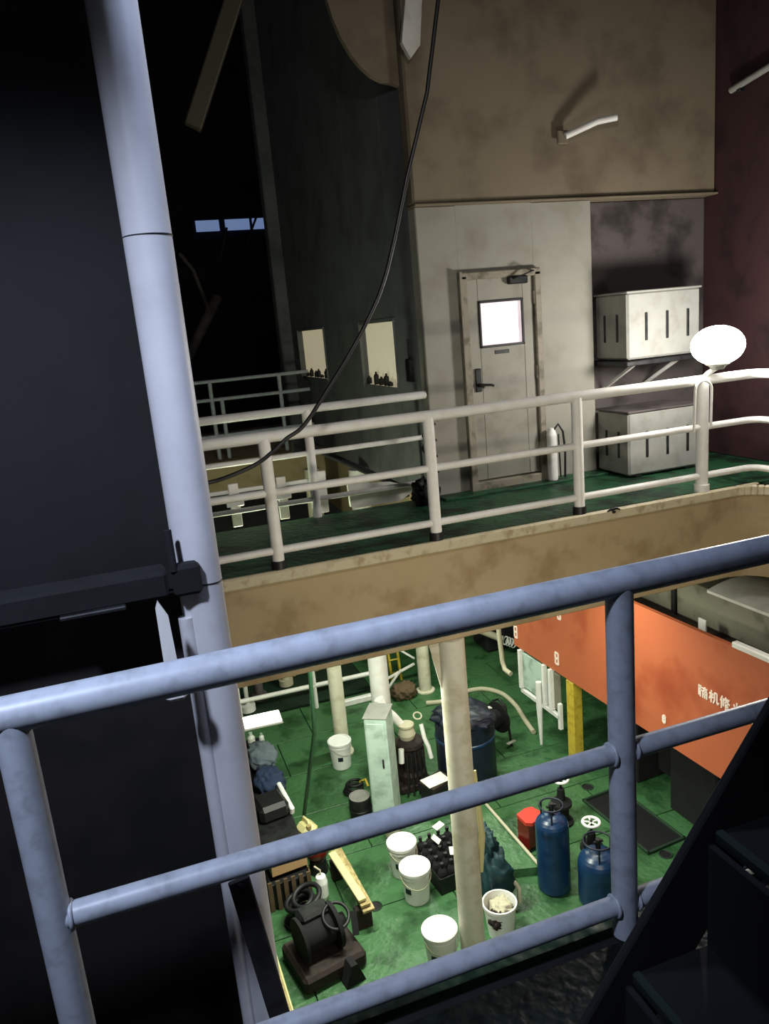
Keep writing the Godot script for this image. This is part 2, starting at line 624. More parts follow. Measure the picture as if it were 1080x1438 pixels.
func house() -> void:
	# front wall with door opening (x 3.10..3.90)
	var st := S()
	box(st, Vector3(2.92, 1.33, -6.83), Vector3(0.40, 2.66, 0.16), 0.01)
	box(st, Vector3(4.21, 1.33, -6.83), Vector3(0.66, 2.66, 0.16), 0.01)
	box(st, Vector3(3.50, 2.35, -6.83), Vector3(0.78, 0.62, 0.16), 0.003)
	struct("wall_front", st, M.house_paint, "grey white steel wall of the deckhouse round the door", "wall")
	# upper wall, tan, slightly proud, with a seam under it
	st = S()
	box(st, Vector3(4.36, 4.95, -6.83), Vector3(3.30, 4.55, 0.17), 0.02)
	box(st, Vector3(4.36, 2.668, -6.81), Vector3(3.30, 0.02, 0.21), 0.004)
	struct("wall_front", st, M.upper_paint, "brownish upper wall of the deckhouse above the door", "wall")
	# recess wall behind the two outdoor units
	st = S()
	box(st, Vector3(5.28, 1.33, -6.98), Vector3(1.50, 2.66, 0.14), 0.01)
	struct("wall_back", st, M.dim_wall, "dark recessed wall behind the two outdoor units", "wall")
	# side wall with two window openings, running away from the viewer
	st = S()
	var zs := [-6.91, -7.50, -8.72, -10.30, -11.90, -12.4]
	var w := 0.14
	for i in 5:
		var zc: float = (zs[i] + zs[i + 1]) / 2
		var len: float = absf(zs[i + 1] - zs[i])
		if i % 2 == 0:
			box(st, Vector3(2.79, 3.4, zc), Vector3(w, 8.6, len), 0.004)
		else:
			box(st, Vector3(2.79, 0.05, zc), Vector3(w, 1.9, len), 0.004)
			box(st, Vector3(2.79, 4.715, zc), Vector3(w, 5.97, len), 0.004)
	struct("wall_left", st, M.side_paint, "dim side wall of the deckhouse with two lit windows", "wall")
	for k in 2:
		var z0: float = zs[1 + 2 * k]
		var z1: float = zs[2 + 2 * k]
		st = S()
		for y in [1.01, 1.72]:
			bar(st, Vector3(2.722, y, z0), Vector3(2.722, y, z1), 0.012, 0.04)
		for z in [z0 - 0.025, z1 + 0.025]:
			bar(st, Vector3(2.722, 1.0, z), Vector3(2.722, 1.73, z), 0.012, 0.04)
		var wn := struct("window_%d" % (k + 1), st, M.side_paint, ["lit window in the house side wall, nearest the white door", "lit window in the house side wall, beside the far corner"][k], "window")
		st = S()
		box(st, Vector3(2.80, 1.365, (z0 + z1) / 2 - (0.14 if k == 0 else 0.0)), Vector3(0.02, 0.71, absf(z1 - z0) - (0.30 if k == 0 else 0.02)), 0.002)
		part("pane", st, M.cabin_window, wn)
		if k == 0:
			st = S()
			box(st, Vector3(2.80, 1.365, z0 - 0.14), Vector3(0.02, 0.71, 0.26), 0.002)
			part("pane", st, M.cabin_window_bright, wn)
		# things on the inner sill, seen as silhouettes
		st = S()
		var rng := RandomNumberGenerator.new()
		rng.seed = 31 + k
		var z := z0 - 0.10
		while z > z1 + 0.1:
			var h := rng.randf_range(0.04, 0.16)
			lathe(st, Vector3(2.755, 1.03, z), [Vector2(0.0, 0), Vector2(0.03, 0), Vector2(0.03, h * 0.7), Vector2(0.012, h * 0.85), Vector2(0.012, h), Vector2(0, h)], 10)
			z -= rng.randf_range(0.10, 0.30)
		part("sill_bottles", st, M.dark_steel, wn)
	# corner post at the far end of the side wall
	st = S()
	box(st, Vector3(2.66, 3.4, -12.45), Vector3(0.26, 8.6, 0.26), 0.02)
	struct("pillar", st, M.side_paint, "grey corner post at the far end of the house side wall", "pillar")
	# the maroon wall to the right of the recess
	st = S()
	box(st, Vector3(6.09, 3.4, -5.4), Vector3(0.16, 6.8, 3.3), 0.01)
	struct("wall_right", st, M.maroon_paint, "dark maroon wall beside the floodlight", "wall")

	# the door
	st = S()
	for x in [3.125, 3.895]:
		box(st, Vector3(x, 1.02, -6.735), Vector3(0.07, 2.04, 0.10), 0.01)
	box(st, Vector3(3.51, 2.035, -6.735), Vector3(0.84, 0.07, 0.10), 0.01)
	box(st, Vector3(3.51, 0.05, -6.735), Vector3(0.84, 0.10, 0.12), 0.01)
	box(st, Vector3(3.095, 1.05, -6.70), Vector3(0.03, 2.06, 0.05), 0.005)
	var d := struct("door_1", st, M.frame_paint, "grey steel door with one lit square window", "door")
	st = S()
	box(st, Vector3(3.22, 1.06, -6.75), Vector3(0.115, 1.90, 0.05), 0.006)
	box(st, Vector3(3.80, 1.06, -6.75), Vector3(0.115, 1.90, 0.05), 0.006)
	box(st, Vector3(3.51, 0.75, -6.75), Vector3(0.47, 1.28, 0.05), 0.006)
	box(st, Vector3(3.51, 1.90, -6.75), Vector3(0.47, 0.22, 0.05), 0.006)
	var leaf := part("door_leaf", st, M.door_paint, d)
	st = S()
	box(st, Vector3(3.51, 1.59, -6.752), Vector3(0.45, 0.39, 0.012), 0.004)
	part("pane", st, M.door_window, leaf)
	st = S()
	for x in [3.285, 3.735]:
		box(st, Vector3(x, 1.59, -6.72), Vector3(0.022, 0.43, 0.02), 0.004)
	for y in [1.385, 1.795]:
		box(st, Vector3(3.51, y, -6.72), Vector3(0.47, 0.022, 0.02), 0.004)
	part("window_seal", st, M.rubber, leaf)
	st = S()
	box(st, Vector3(3.50, 1.325, -6.722), Vector3(0.15, 0.035, 0.008), 0.002)
	part("door_plate", st, M.dark_steel, leaf)
	st = S()
	box(st, Vector3(3.23, 1.08, -6.715), Vector3(0.06, 0.22, 0.02), 0.008)
	tube(st, [Vector3(3.23, 1.04, -6.70), Vector3(3.23, 1.04, -6.66), Vector3(3.33, 1.03, -6.655), Vector3(3.36, 1.02, -6.66)], 0.012, 10)
	part("handle", st, M.dark_steel, leaf)
	st = S()
	box(st, Vector3(3.68, 1.97, -6.69), Vector3(0.20, 0.07, 0.06), 0.01)
	bar(st, Vector3(3.62, 1.98, -6.65), Vector3(3.80, 2.04, -6.60), 0.02, 0.012)
	bar(st, Vector3(3.80, 2.04, -6.60), Vector3(3.84, 2.045, -6.70), 0.02, 0.012)
	part("door_closer", st, M.dark_steel, leaf)
	st = S()
	for y in [0.35, 1.1, 1.8]:
		tube(st, [Vector3(3.862, y - 0.06, -6.71), Vector3(3.862, y + 0.06, -6.71)], 0.014, 10)
	part("hinges", st, M.frame_paint, d)
	# painted green foot of the wall
	st = S()
	box(st, Vector3(3.64, 0.012, -6.66), Vector3(1.8, 0.024, 0.22), 0.004)
	struct("baseboard_front", st, M.green_dark, "dark green strip at the foot of the deckhouse wall", "baseboard")

func night_background() -> void:
	# far superstructure, almost black, with one strip of windows
	var st := S()
	box(st, Vector3(2.0, 3.0, -22.4), Vector3(14.0, 16.0, 0.5), 0.02)
	struct("wall_back", st, M.night_hull, "black superstructure standing far behind in the night", "superstructure")
	var b := thing("window_strip", "row of three bluish lit windows on the black superstructure", "window", Vector3(3.62, 4.5, -22.1))
	st = S()
	box(st, Vector3(0, 0.12, 0), Vector3(2.2, 0.50, 0.06), 0.01)
	part("frame", st, M.blue_cloth, b)
	for w in [[-0.70, 0.62], [0.10, 0.66], [0.72, 0.42]]:
		st = S()
		box(st, Vector3(w[0], 0.19, 0.04), Vector3(w[1], 0.28, 0.03), 0.005)
		part("pane", st, M.far_window, b)
	st = S()
	tube(st, [Vector3(-0.55, -0.7, 0.6), Vector3(-0.28, 0.05, 0.6)], 0.03, 8)
	tube(st, [Vector3(0.20, -0.35, 0.6), Vector3(0.62, 0.45, 0.6)], 0.03, 8)
	part("mullion", st, M.dim_wall, b)
	# derrick boom leaning in the dark
	var t := thing("boom", "grey derrick boom leaning behind the far railing", "boom", Vector3(1.2, 0.9, -14.4))
	st = S()
	tube(st, [Vector3(-0.90, -0.91, 0), Vector3(0.72, 1.55, 0)], 0.09, 12)
	part("spar", st, M.dim_wall, t)
	st = S()
	tube(st, [Vector3(0.55, 1.2, 0.1), Vector3(0.35, 2.0, 0.1), Vector3(0.15, 2.3, 0.1)], 0.035, 8)
	part("stay", st, M.dim_wall, t)
	# overhead brace, top of the picture
	t = thing("overhead_brace", "olive overhead brace slanting into the dark above the pipe", "brace", Vector3(1.1, 3.45, -6.6))
	st = S()
	bar(st, Vector3(-0.24, -0.16, 0), Vector3(0.42, 1.2, 0), 0.13, 0.10, Vector3(0, 0, 1), 0.01)
	part("flange", st, M.olive_beam, t)
	st = S()
	bar(st, Vector3(-0.18, -0.16, -0.08), Vector3(0.48, 1.2, -0.08), 0.04, 0.16, Vector3(0, 0, 1), 0.005)
	part("web", st, M.black_plate, t)
	# curved tan bracket at the house corner, and the board hanging beside it
	st = S()
	var q := [Vector2(0, 0), Vector2(0, 1.0)]
	for i in 10:
		var a := PI / 2 * i / 9
		q.append(Vector2(-0.62 + 0.62 * (1.0 - cos(a)) * 0.9, 1.0 - 1.0 * sin(a) * 0.98))
	prism(st, q, 0.06, Vector3(2.70, 3.66, -6.86))
	tag(part("corner_bracket", st, M.upper_paint), "tan curved plate bracket at the top corner of the deckhouse", "bracket")
	st = S()
	prism(st, [Vector2(0, 0), Vector2(0.09, 0.10), Vector2(0.17, 0.70), Vector2(0.04, 0.70), Vector2(-0.07, 0.12)], 0.05, Vector3(2.70, 3.78, -6.55))
	tag(part("hanging_board", st, M.cover_cloth), "pale pointed board hanging at the top corner of the deckhouse", "board")

# ---------------------------------------------------------------- railings
func far_railing() -> void:
	var t := thing("deck_railing", "white pipe railing of the far deck above the tan side plate", "railing", Vector3(0, 0, -5.38))
	var y := [0.975, 0.575, 0.145]
	var names := ["top_rail", "middle_rail", "bottom_rail"]
	var rr := [0.042, 0.029, 0.029]
	for i in 3:
		var st := S()
		tube(st, [Vector3(-2.2, y[i], 0), Vector3(5.14, y[i], 0), Vector3(5.20, y[i], 0.015), Vector3(5.245, y[i], 0.06), Vector3(5.26, y[i], 0.12), Vector3(5.26, y[i], 3.8)], rr[i], 14)
		part(names[i], st, M.white_paint, t)
	for x in [-1.62, -0.36, 0.90, 2.15, 3.44, 4.68]:
		var st := S()
		var r := 0.052 if x > 4.5 else 0.045
		tube(st, [Vector3(x, 0.02, 0), Vector3(x, 0.965, 0)], r, 16)
		var ps := part("post", st, M.white_paint, t)
		st = S()
		lathe(st, Vector3(x, 0.0, 0), [Vector2(0.0, 0), Vector2(r * 1.25, 0), Vector2(r * 1.25, 0.07), Vector2(0, 0.075)], 16)
		part("socket", st, M.dark_steel if x < 4.0 else M.white_paint, ps)
	for z in [1.2, 2.5]:
		var st := S()
		tube(st, [Vector3(5.26, 0.0, z), Vector3(5.26, 0.965, z)], 0.045, 16)
		part("post", st, M.white_paint, t)
	# the floodlight standing on the post
	var f := thing("floodlight", "glaring round floodlight on top of the white railing post", "floodlight", Vector3(4.75, 1.0, -5.35))
	var c := Vector3(0.04, 0.255, 0.02)
	var st := S()
	lathe(st, c, [Vector2(0.0, -0.20), Vector2(0.05, -0.20), Vector2(0.07, -0.17), Vector2(0.10, -0.155), Vector2(0.10, -0.14), Vector2(0, -0.14)], 28)
	part("collar", st, M.ac_paint, f)
	st = S()
	var globe := []
	for i in 17:
		var a := -PI / 2 + PI * i / 16
		globe.append(Vector2(0.215 * cos(a), 0.165 * sin(a)))  # globe drawn oversize, its shape taking in the lamp's glare
	lathe(st, c, globe, 36)
	part("lens", st, M.flood_glow, f)
	st = S()
	tube(st, [Vector3(-0.06, 0.0, -0.02), Vector3(-0.03, 0.03, -0.01), c + Vector3(0, -0.18, 0)], 0.022, 10)
	part("bracket", st, M.white_paint, f)
	st = S()
	var loop := []
	for i in 15:
		var a := PI * i / 14
		loop.append(Vector3(-0.13 + 0.085 * cos(a), -0.10 + 0.08 * sin(a), 0.05))
	loop.insert(0, Vector3(-0.05, -0.42, 0.05))
	loop.append(Vector3(-0.225, -0.44, 0.05))
	tube(st, loop, 0.011, 8)
	part("cable", st, M.white_paint, f)

func second_railing() -> void:
	var t := thing("deck_railing", "dimmer white railing at the second well, left of the deckhouse wall", "railing", Vector3(0, 0, -6.80))
	var y := [1.0, 0.60, 0.17]
	var names := ["top_rail", "middle_rail", "bottom_rail"]
	for i in 3:
		var st := S()
		tube(st, [Vector3(-2.2, y[i], 0), Vector3(2.71, y[i], 0)], [0.038, 0.024, 0.024][i], 12)
		part(names[i], st, M.white_paint, t)
	for x in [-1.1, 0.28, 1.55]:
		var st := S()
		tube(st, [Vector3(x, 0.0, 0), Vector3(x, 0.99, 0)], 0.042, 14)
		part("post", st, M.white_paint, t)
	# the railing on the deck beyond
	t = thing("deck_railing", "thin grey railing on the deck beyond, before the dark night", "railing", Vector3(0, 0, -11.25))
	for i in 3:
		var st := S()
		tube(st, [Vector3(-2.0, [1.12, 0.86, 0.34][i], 0), Vector3(2.66, [1.12, 0.86, 0.34][i], 0)], 0.026, 10)
		part(names[i], st, M.rail_paint, t)
	for x in [-0.9, 0.25, 1.22, 1.36, 2.22]:
		var st := S()
		tube(st, [Vector3(x, 0.0, 0), Vector3(x, 1.12 if x != 1.36 else 0.86, 0)], 0.030, 10)
		part("post", st, M.rail_paint, t)

func near_railing() -> void:
	var t := thing("deck_railing", "bluish grey pipe railing at the viewer's deck edge, across the picture", "railing", Vector3(0, 0, -1.5))
	var st := S()
	tube(st, [Vector3(-0.95, 1.005, 0), Vector3(2.9, 1.005, 0)], 0.0365, 28)
	part("top_rail", st, M.rail_paint, t)
	for i in 2:
		st = S()
		tube(st, [Vector3(-0.29, [0.548, 0.095][i], 0), Vector3(2.9, [0.548, 0.095][i], 0)], 0.026, 24)
		part(["middle_rail", "bottom_rail"][i], st, M.rail_paint, t)
	for x in [-0.292, 1.062, 2.42]:
		st = S()
		tube(st, [Vector3(x, 0.0, 0), Vector3(x, 1.0, 0)], 0.034, 26)
		var p := part("post", st, M.rail_paint, t)
		for y in [0.548, 0.095]:
			for s in [-1.0, 1.0]:
				if x < 0 and s < 0:
					continue
				st = S()
				ring(st, Vector3(x + s * 0.033, y, 0), 0.027, 0.005, Basis(Vector3(0, 1, 0), Vector3(1, 0, 0), Vector3(0, 0, -1)), 20)
				part("weld_bead", st, M.rail_paint, p)

# ---------------------------------------------------------------- left: bulkhead, pipe
func left_side() -> void:
	var st := S()
	box(st, Vector3(-1.97, 2.98, -2.24), Vector3(4.105, 4.02, 0.10), 0.01)
	struct("wall_left", st, M.black_plate, "dark navy plate bulkhead left of the tall white pipe", "wall")
	st = S()
	box(st, Vector3(-1.97, -1.515, -2.22), Vector3(4.115, 4.97, 0.10), 0.01)
	struct("wall_left", st, M.rust_black, "dark brown lower bulkhead behind the grey railing", "wall")

	var t := thing("standing_pipe", "tall white standing pipe beside the dark bulkhead", "pipe", Vector3(0.130, -4.0, -2.10))
	st = S()
	tube(st, [Vector3(0, 0, 0), Vector3(-0.003, 5.92, 0), Vector3(-0.008, 8.8, 0)], 0.060, 40)
	part("pipe_wall", st, M.pipe_paint, t)
	for y in [5.92, 5.02]:
		st = S()
		ring(st, Vector3(-0.002, y, 0), 0.0590, 0.0025, Basis(Vector3.FORWARD, 0.14 if y < 5.5 else 0.0), 36)
		part("weld_seam", st, M.dark_steel, t)
	st = S()
	tube(st, [Vector3(-0.055, 0.6, 0.03), Vector3(-0.055, 4.93, 0.03)], 0.022, 16)
	part("pale_side_strip", st, M.pipe_paint, t)  # slim pale strip down the left of the pipe

	t = thing("pipe_clamp", "black clamp arm holding the white pipe to the bulkhead", "clamp", Vector3(0.06, 1.05, -2.03))
	st = S()
	bar(st, Vector3(-0.75, 0.0, -0.02), Vector3(-0.02, 0.0, -0.02), 0.10, 0.07, Vector3.UP, 0.008)
	part("arm", st, M.black_iron, t)
	st = S()
	box(st, Vector3(0.03, 0.0, 0.0), Vector3(0.075, 0.085, 0.05), 0.01)
	tube(st, [Vector3(0.0, 0.03, 0.02), Vector3(0.0, 0.14, 0.01)], 0.010, 8)
	part("jaw", st, M.black_iron, t)
	st = S()
	box(st, Vector3(-0.21, -0.035, 0.035), Vector3(0.16, 0.012, 0.03), 0.003)
	part("edge_strip", st, M.dark_steel, t)
	t = thing("flat_bracket", "bright white flat bracket standing behind the grey top rail", "bracket", Vector3(0.015, 0.79, -1.93))
	st = S()
	prism(st, [Vector2(-0.018, 0.02), Vector2(0.018, 0.02), Vector2(0.012, 0.20), Vector2(-0.008, 0.245), Vector2(-0.016, 0.225)], 0.012, Vector3(0, 0, 0))
	part("strap", st, M.white_paint, t)
	st = S()
	box(st, Vector3(0.0, 0.0, 0.01), Vector3(0.055, 0.045, 0.04), 0.01)
	part("foot", st, M.white_paint, t)
	t = thing("diagonal_brace", "dark flat brace bar slanting across the foot of the white pipe", "brace", Vector3(0.10, 0.15, -1.955))
	st = S()
	bar(st, Vector3(0.0, 0.02, 0), Vector3(0.075, -0.62, 0), 0.062, 0.014, Vector3(0, 0, 1), 0.004)
	part("flat_bar", st, M.brace_paint, t)
	st = S()
	lathe(st, Vector3(0.002, 0.0, 0.008), [Vector2(0, 0), Vector2(0.012, 0), Vector2(0.012, 0.008), Vector2(0, 0.010)], 6, Basis(Vector3.RIGHT, PI / 2))
	part("bolt", st, M.dark_steel, t)

func stair() -> void:
	# steep black stair going up to the right beside the viewer
	var t := thing("deck_stair", "steep black deck stair at the right end of the grey railing", "stair", Vector3(0.47, 0, -1.1))
	var d := Vector3(0.61, 0.792, 0)
	var n := Vector3(0.792, -0.61, 0)
	for z in [0.0, 0.74]:
		var st := S()
		var a := n * 0.083 + d * 0.0
		bar(st, a + Vector3(0, 0, z), a + d * 3.0 + Vector3(0, 0, z), 0.17, 0.02, Vector3(0, 0, 1), 0.004)
		part("stringer", st, M.black_iron, t)
	for k in 9:
		var y := 0.08 + 0.26 * k
		var x := y * 0.61 / 0.792 + 0.15
		var st := S()
		box(st, Vector3(x, y, 0.37), Vector3(0.20, 0.025, 0.71), 0.004)
		var tr := part("tread", st, M.black_iron, t)
		st = S()
		box(st, Vector3(x - 0.092, y + 0.008, 0.37), Vector3(0.02, 0.022, 0.71), 0.005)
		part("nosing", st, M.nosing, tr)
		st = S()
		box(st, Vector3(x + 0.09, y + 0.13, 0.37), Vector3(0.015, 0.24, 0.71), 0.003)
		part("riser", st, M.black_iron, tr)

# ---------------------------------------------------------------- orange hull
func hull() -> void:
	var dirv := Vector3(0.0486, 0, 0.9988)
	var turn := atan2(dirv.x, dirv.z)
	# local z runs along the hull towards the viewer, local -x faces the well
	var base := Vector3(4.628, FLOOR, -8.985)
	var t := thing("work_boat", "orange slab sided boat hull with white lettering on its side", "boat", base, turn)
	var st := S()
	# side sheet: bow panel angled in beyond the crease, then the long straight side
	var y0 := 1.20
	var y1 := 2.60
	var L := 4.9
	var W := 1.9
	var sec := [[0.0, 0.0, 0.0], [1.22, 0.0, 0.0], [L, 0.0, 0.0]]
	# closed body with a thickness: outer skin, inner skin, top edge
	for i in 2:
		var a = sec[i]
		var b = sec[i + 1]
		var A0 := Vector3(a[1], y0 + a[2], a[0])
		var A1 := Vector3(a[1] + (0.06 if a[0] < 0.5 else 0.0), y1, a[0])
		var B0 := Vector3(b[1], y0 + b[2], b[0])
		var B1 := Vector3(b[1], y1, b[0])
		var out := Vector3(-1, 0, 0)
		flat(st, A0, B0, B1, out)
		flat(st, A0, B1, A1, out)
		var th := Vector3(0.05, 0, 0)
		flat(st, A0 + th, B0 + th, B1 + th, -out)
		flat(st, A0 + th, B1 + th, A1 + th, -out)
		flat(st, A1, B1, B1 + th, Vector3.UP)
		flat(st, A1, B1 + th, A1 + th, Vector3.UP)
		flat(st, A0, B0, B0 + th, Vector3.DOWN)
		flat(st, A0, B0 + th, A0 + th, Vector3.DOWN)
	# bow end, far side, stern
	box(st, Vector3(W / 2 + 0.04, (y0 + y1) / 2 + 0.03, 0.025), Vector3(W - 0.02, y1 - y0 - 0.06, 0.05), 0.004)
	box(st, Vector3(W / 2 + 0.04, (y0 + y1) / 2, L - 0.025), Vector3(W - 0.02, y1 - y0, 0.05), 0.004)
	box(st, Vector3(W, (y0 + y1) / 2, L / 2), Vector3(0.05, y1 - y0, L), 0.004)
	part("hull_side", st, M.orange_paint, t)
	st = S()
	box(st, Vector3(W / 2, y0 + 0.06, L / 2 + 0.1), Vector3(W - 0.1, 0.10, L - 0.3), 0.004)
	box(st, Vector3(W / 2 + 0.02, y1 - 0.32, L / 2 + 0.1), Vector3(W - 0.12, 0.05, L - 0.3), 0.004)
	part("deck", st, M.rust_steel, t)
	# white bead along the near part of the gunwale
	st = S()
	box(st, Vector3(0.03, y1 + 0.015, 4.37), Vector3(0.07, 0.06, 1.05), 0.012)
	part("gunwale_strip", st, M.white_paint, t)
	# lettering, stroke by stroke, standing a hair proud of the side
	st = S()
	var glyphs := [
		[[0.05, 0.95, 0.05, 0.1], [0, 0.75, 0.4, 0.8], [0.1, 0.55, 0.4, 0.55], [0.22, 0.95, 0.22, 0], [0.45, 0.8, 1, 0.8], [0.5, 0.6, 0.5, 0], [0.5, 0.6, 0.95, 0.6], [0.95, 0.6, 0.95, 0], [0.72, 0.95, 0.72, 0], [0.5, 0.35, 0.95, 0.35]],
		[[0, 0.7, 0.45, 0.7], [0.22, 1, 0.22, 0], [0.2, 0.65, 0, 0.25], [0.25, 0.6, 0.42, 0.4], [0.58, 0.9, 0.58, 0.3], [0.58, 0.3, 0.45, 0], [0.58, 0.9, 0.85, 0.9], [0.85, 0.9, 0.85, 0.1], [0.85, 0.1, 1, 0.1], [1, 0.1, 1, 0.25]],
		[[0.2, 1, 0, 0.55], [0.12, 0.75, 0.12, 0], [0.32, 0.85, 0.32, 0.2], [0.6, 1, 0.42, 0.7], [0.55, 0.85, 0.95, 0.85], [0.9, 0.85, 0.45, 0.5], [0.55, 0.75, 1, 0.5], [0.8, 0.5, 0.5, 0.35], [0.85, 0.35, 0.5, 0.2], [0.95, 0.2, 0.5, 0]],
		[[0.2, 0.8, 0.3, 0.55], [0.8, 0.85, 0.68, 0.6], [0.5, 1, 0.5, 0.5], [0.5, 0.5, 0.1, 0], [0.5, 0.5, 0.95, 0]],
		[[0.15, 0.95, 0.15, 0.3], [0.15, 0.3, 0, 0], [0.15, 0.95, 0.9, 0.95], [0.9, 0.95, 0.9, 0], [0.15, 0.65, 0.9, 0.65], [0.15, 0.35, 0.9, 0.35], [0.52, 0.95, 0.52, 0]],
	]
	var words := [[3.46, 1.945, 0.112, 0.125, [0, 1, 2, 3, 4, 1, 0]]]
	for wd in words:
		var z: float = wd[0]
		for gi in wd[4]:
			for s in glyphs[gi]:
				bar(st, Vector3(-0.004, wd[1] + s[1] * wd[3], z + s[0] * wd[2]), Vector3(-0.004, wd[1] + s[3] * wd[3], z + s[2] * wd[2]), 0.008, 0.016, Vector3(0, 0, 1) if absf(s[0] - s[2]) < 0.01 else Vector3.UP, 0.001)
			z += wd[2] * 1.22
	part("lettering", st, M.lettering, t)
	# draft figures at the bow and the crease, 8 over 8
	st = S()
	for fg in [[0.03, 1.33, 0.16, 0.02], [1.11, 1.96, 0.13, 0.0], [1.02, 1.32, 0.15, 0.0], [2.97, 1.43, 0.07, 0.0]]:
		var z: float = fg[0]
		var y: float = fg[1]
		var h: float = fg[2]
		var w := h * 0.42
		for q in [[0, 0, 0, 1], [1, 0, 1, 1], [0, 0, 1, 0], [0, 0.5, 1, 0.5], [0, 1, 1, 1]]:
			bar(st, Vector3(fg[3] * (y - 1.2) - 0.004, y + q[1] * h, z + q[0] * w), Vector3(fg[3] * (y - 1.2) - 0.004, y + q[3] * h, z + q[2] * w), 0.010, 0.024, Vector3(0, 0, 1) if q[0] == q[2] else Vector3.UP, 0.001)
	part("draft_figures", st, M.lettering, t)
	# black cradle under the hull
	t = thing("boat_cradle", "black cradle blocks under the orange hull", "cradle", base, turn)
	for c in [[1.75, 0.5, 0.6], [2.9, 0.7, 0.4], [4.2, 0.9, 0.6]]:
		st = S()
		box(st, Vector3(1.05, 0.60, c[0]), Vector3(1.2, 1.195, c[1]), 0.02)
		part("block", st, M.black_iron, t)
	st = S()
	bar(st, Vector3(0.85, 0.55, 1.4), Vector3(0.85, 0.55, 4.6), 0.16, 0.9, Vector3.UP, 0.01)
	part("sill_beam", st, M.black_iron, t)
	t = thing("chock_block", "dull yellow wooden chock standing beside the white panel frame", "chock", base + Vector3(0.14, 0, 1.28), turn)
	st = S()
	box(st, Vector3(0, 0.59, 0), Vector3(0.14, 1.18, 0.15), 0.01)
	part("timber", st, M.yellow_paint, t)

	# white framed panel under the bow, on one tapering leg
	t = thing("panel_frame", "white framed panel on a tapering leg below the orange bow", "panel", base + Vector3(-0.0, 0, 0.0), turn)
	st = S()
	box(st, Vector3(0.02, 0.90, 0.45), Vector3(0.03, 0.52, 0.52), 0.004)
	part("panel", st, M.cabinet_paint, t)
	for e in [[0.16, 0.585, 1.10, 0.585, 0.055], [0.17, 0.62, 0.17, 1.19, 0.08], [0.74, 0.62, 0.74, 1.19, 0.06], [0.90, 0.62, 0.90, 1.19, 0.08], [1.08, 0.42, 1.08, 0.78, 0.05]]:
		st = S()
		bar(st, Vector3(0.0, e[1], e[0]), Vector3(0.0, e[3], e[2]), 0.05, e[4])
		part("frame_bar", st, M.white_paint, t)
	st = S()
	box(st, Vector3(0.03, 0.90, 0.98), Vector3(0.02, 0.52, 0.16), 0.004)
	part("side_panel", st, M.olive_grey, t)
	st = S()
	tube(st, [Vector3(-0.04, 0.0, 0.66), Vector3(-0.045, 0.55, 0.66), Vector3(-0.045, 0.92, 0.66)], [0.018, 0.043, 0.040], 14)
	part("leg", st, M.white_paint, t)

	# grey locker with a white cover, lying on the hull's deck
	t = thing("deck_locker", "long olive grey locker under a white cover on the orange boat", "locker", Vector3(5.42, -1.56, -7.2), 0.02)
	st = S()
	box(st, Vector3(0.40, 0.08, 1.7), Vector3(0.9, 0.42, 3.4), 0.02)
	part("body", st, M.olive_grey, t)
	st = S()
	var cov := []
	for i in 13:
		var a := -1.0 + 2.0 * i / 12
		cov.append(Vector2(a * 0.46, 0.29 + 0.07 * (1 - a * a)))
	cov.append(Vector2(0.46, 0.26))
	cov.append(Vector2(-0.46, 0.26))
	prism(st, cov, 2.4, Vector3(0.40, 0, 2.3))
	part("cover", st, M.cover_cloth, t)
	st = S()
	box(st, Vector3(-0.075, 0.08, 0.62), Vector3(0.03, 0.40, 0.06), 0.005)
	part("strap", st, M.dark_steel, t)
	t = thing("warning_plate", "small white plate standing between the orange boat and grey locker", "plate", Vector3(5.20, -1.6, -5.95))
	st = S()
	box(st, Vector3(0, 0.0, 0), Vector3(0.02, 0.20, 0.11), 0.004)
	part("face", st, M.white_paint, t)
	st = S()
	box(st, Vector3(0.01, -0.10, 0), Vector3(0.03, 0.06, 0.03), 0.003)
	part("stem", st, M.dark_steel, t)

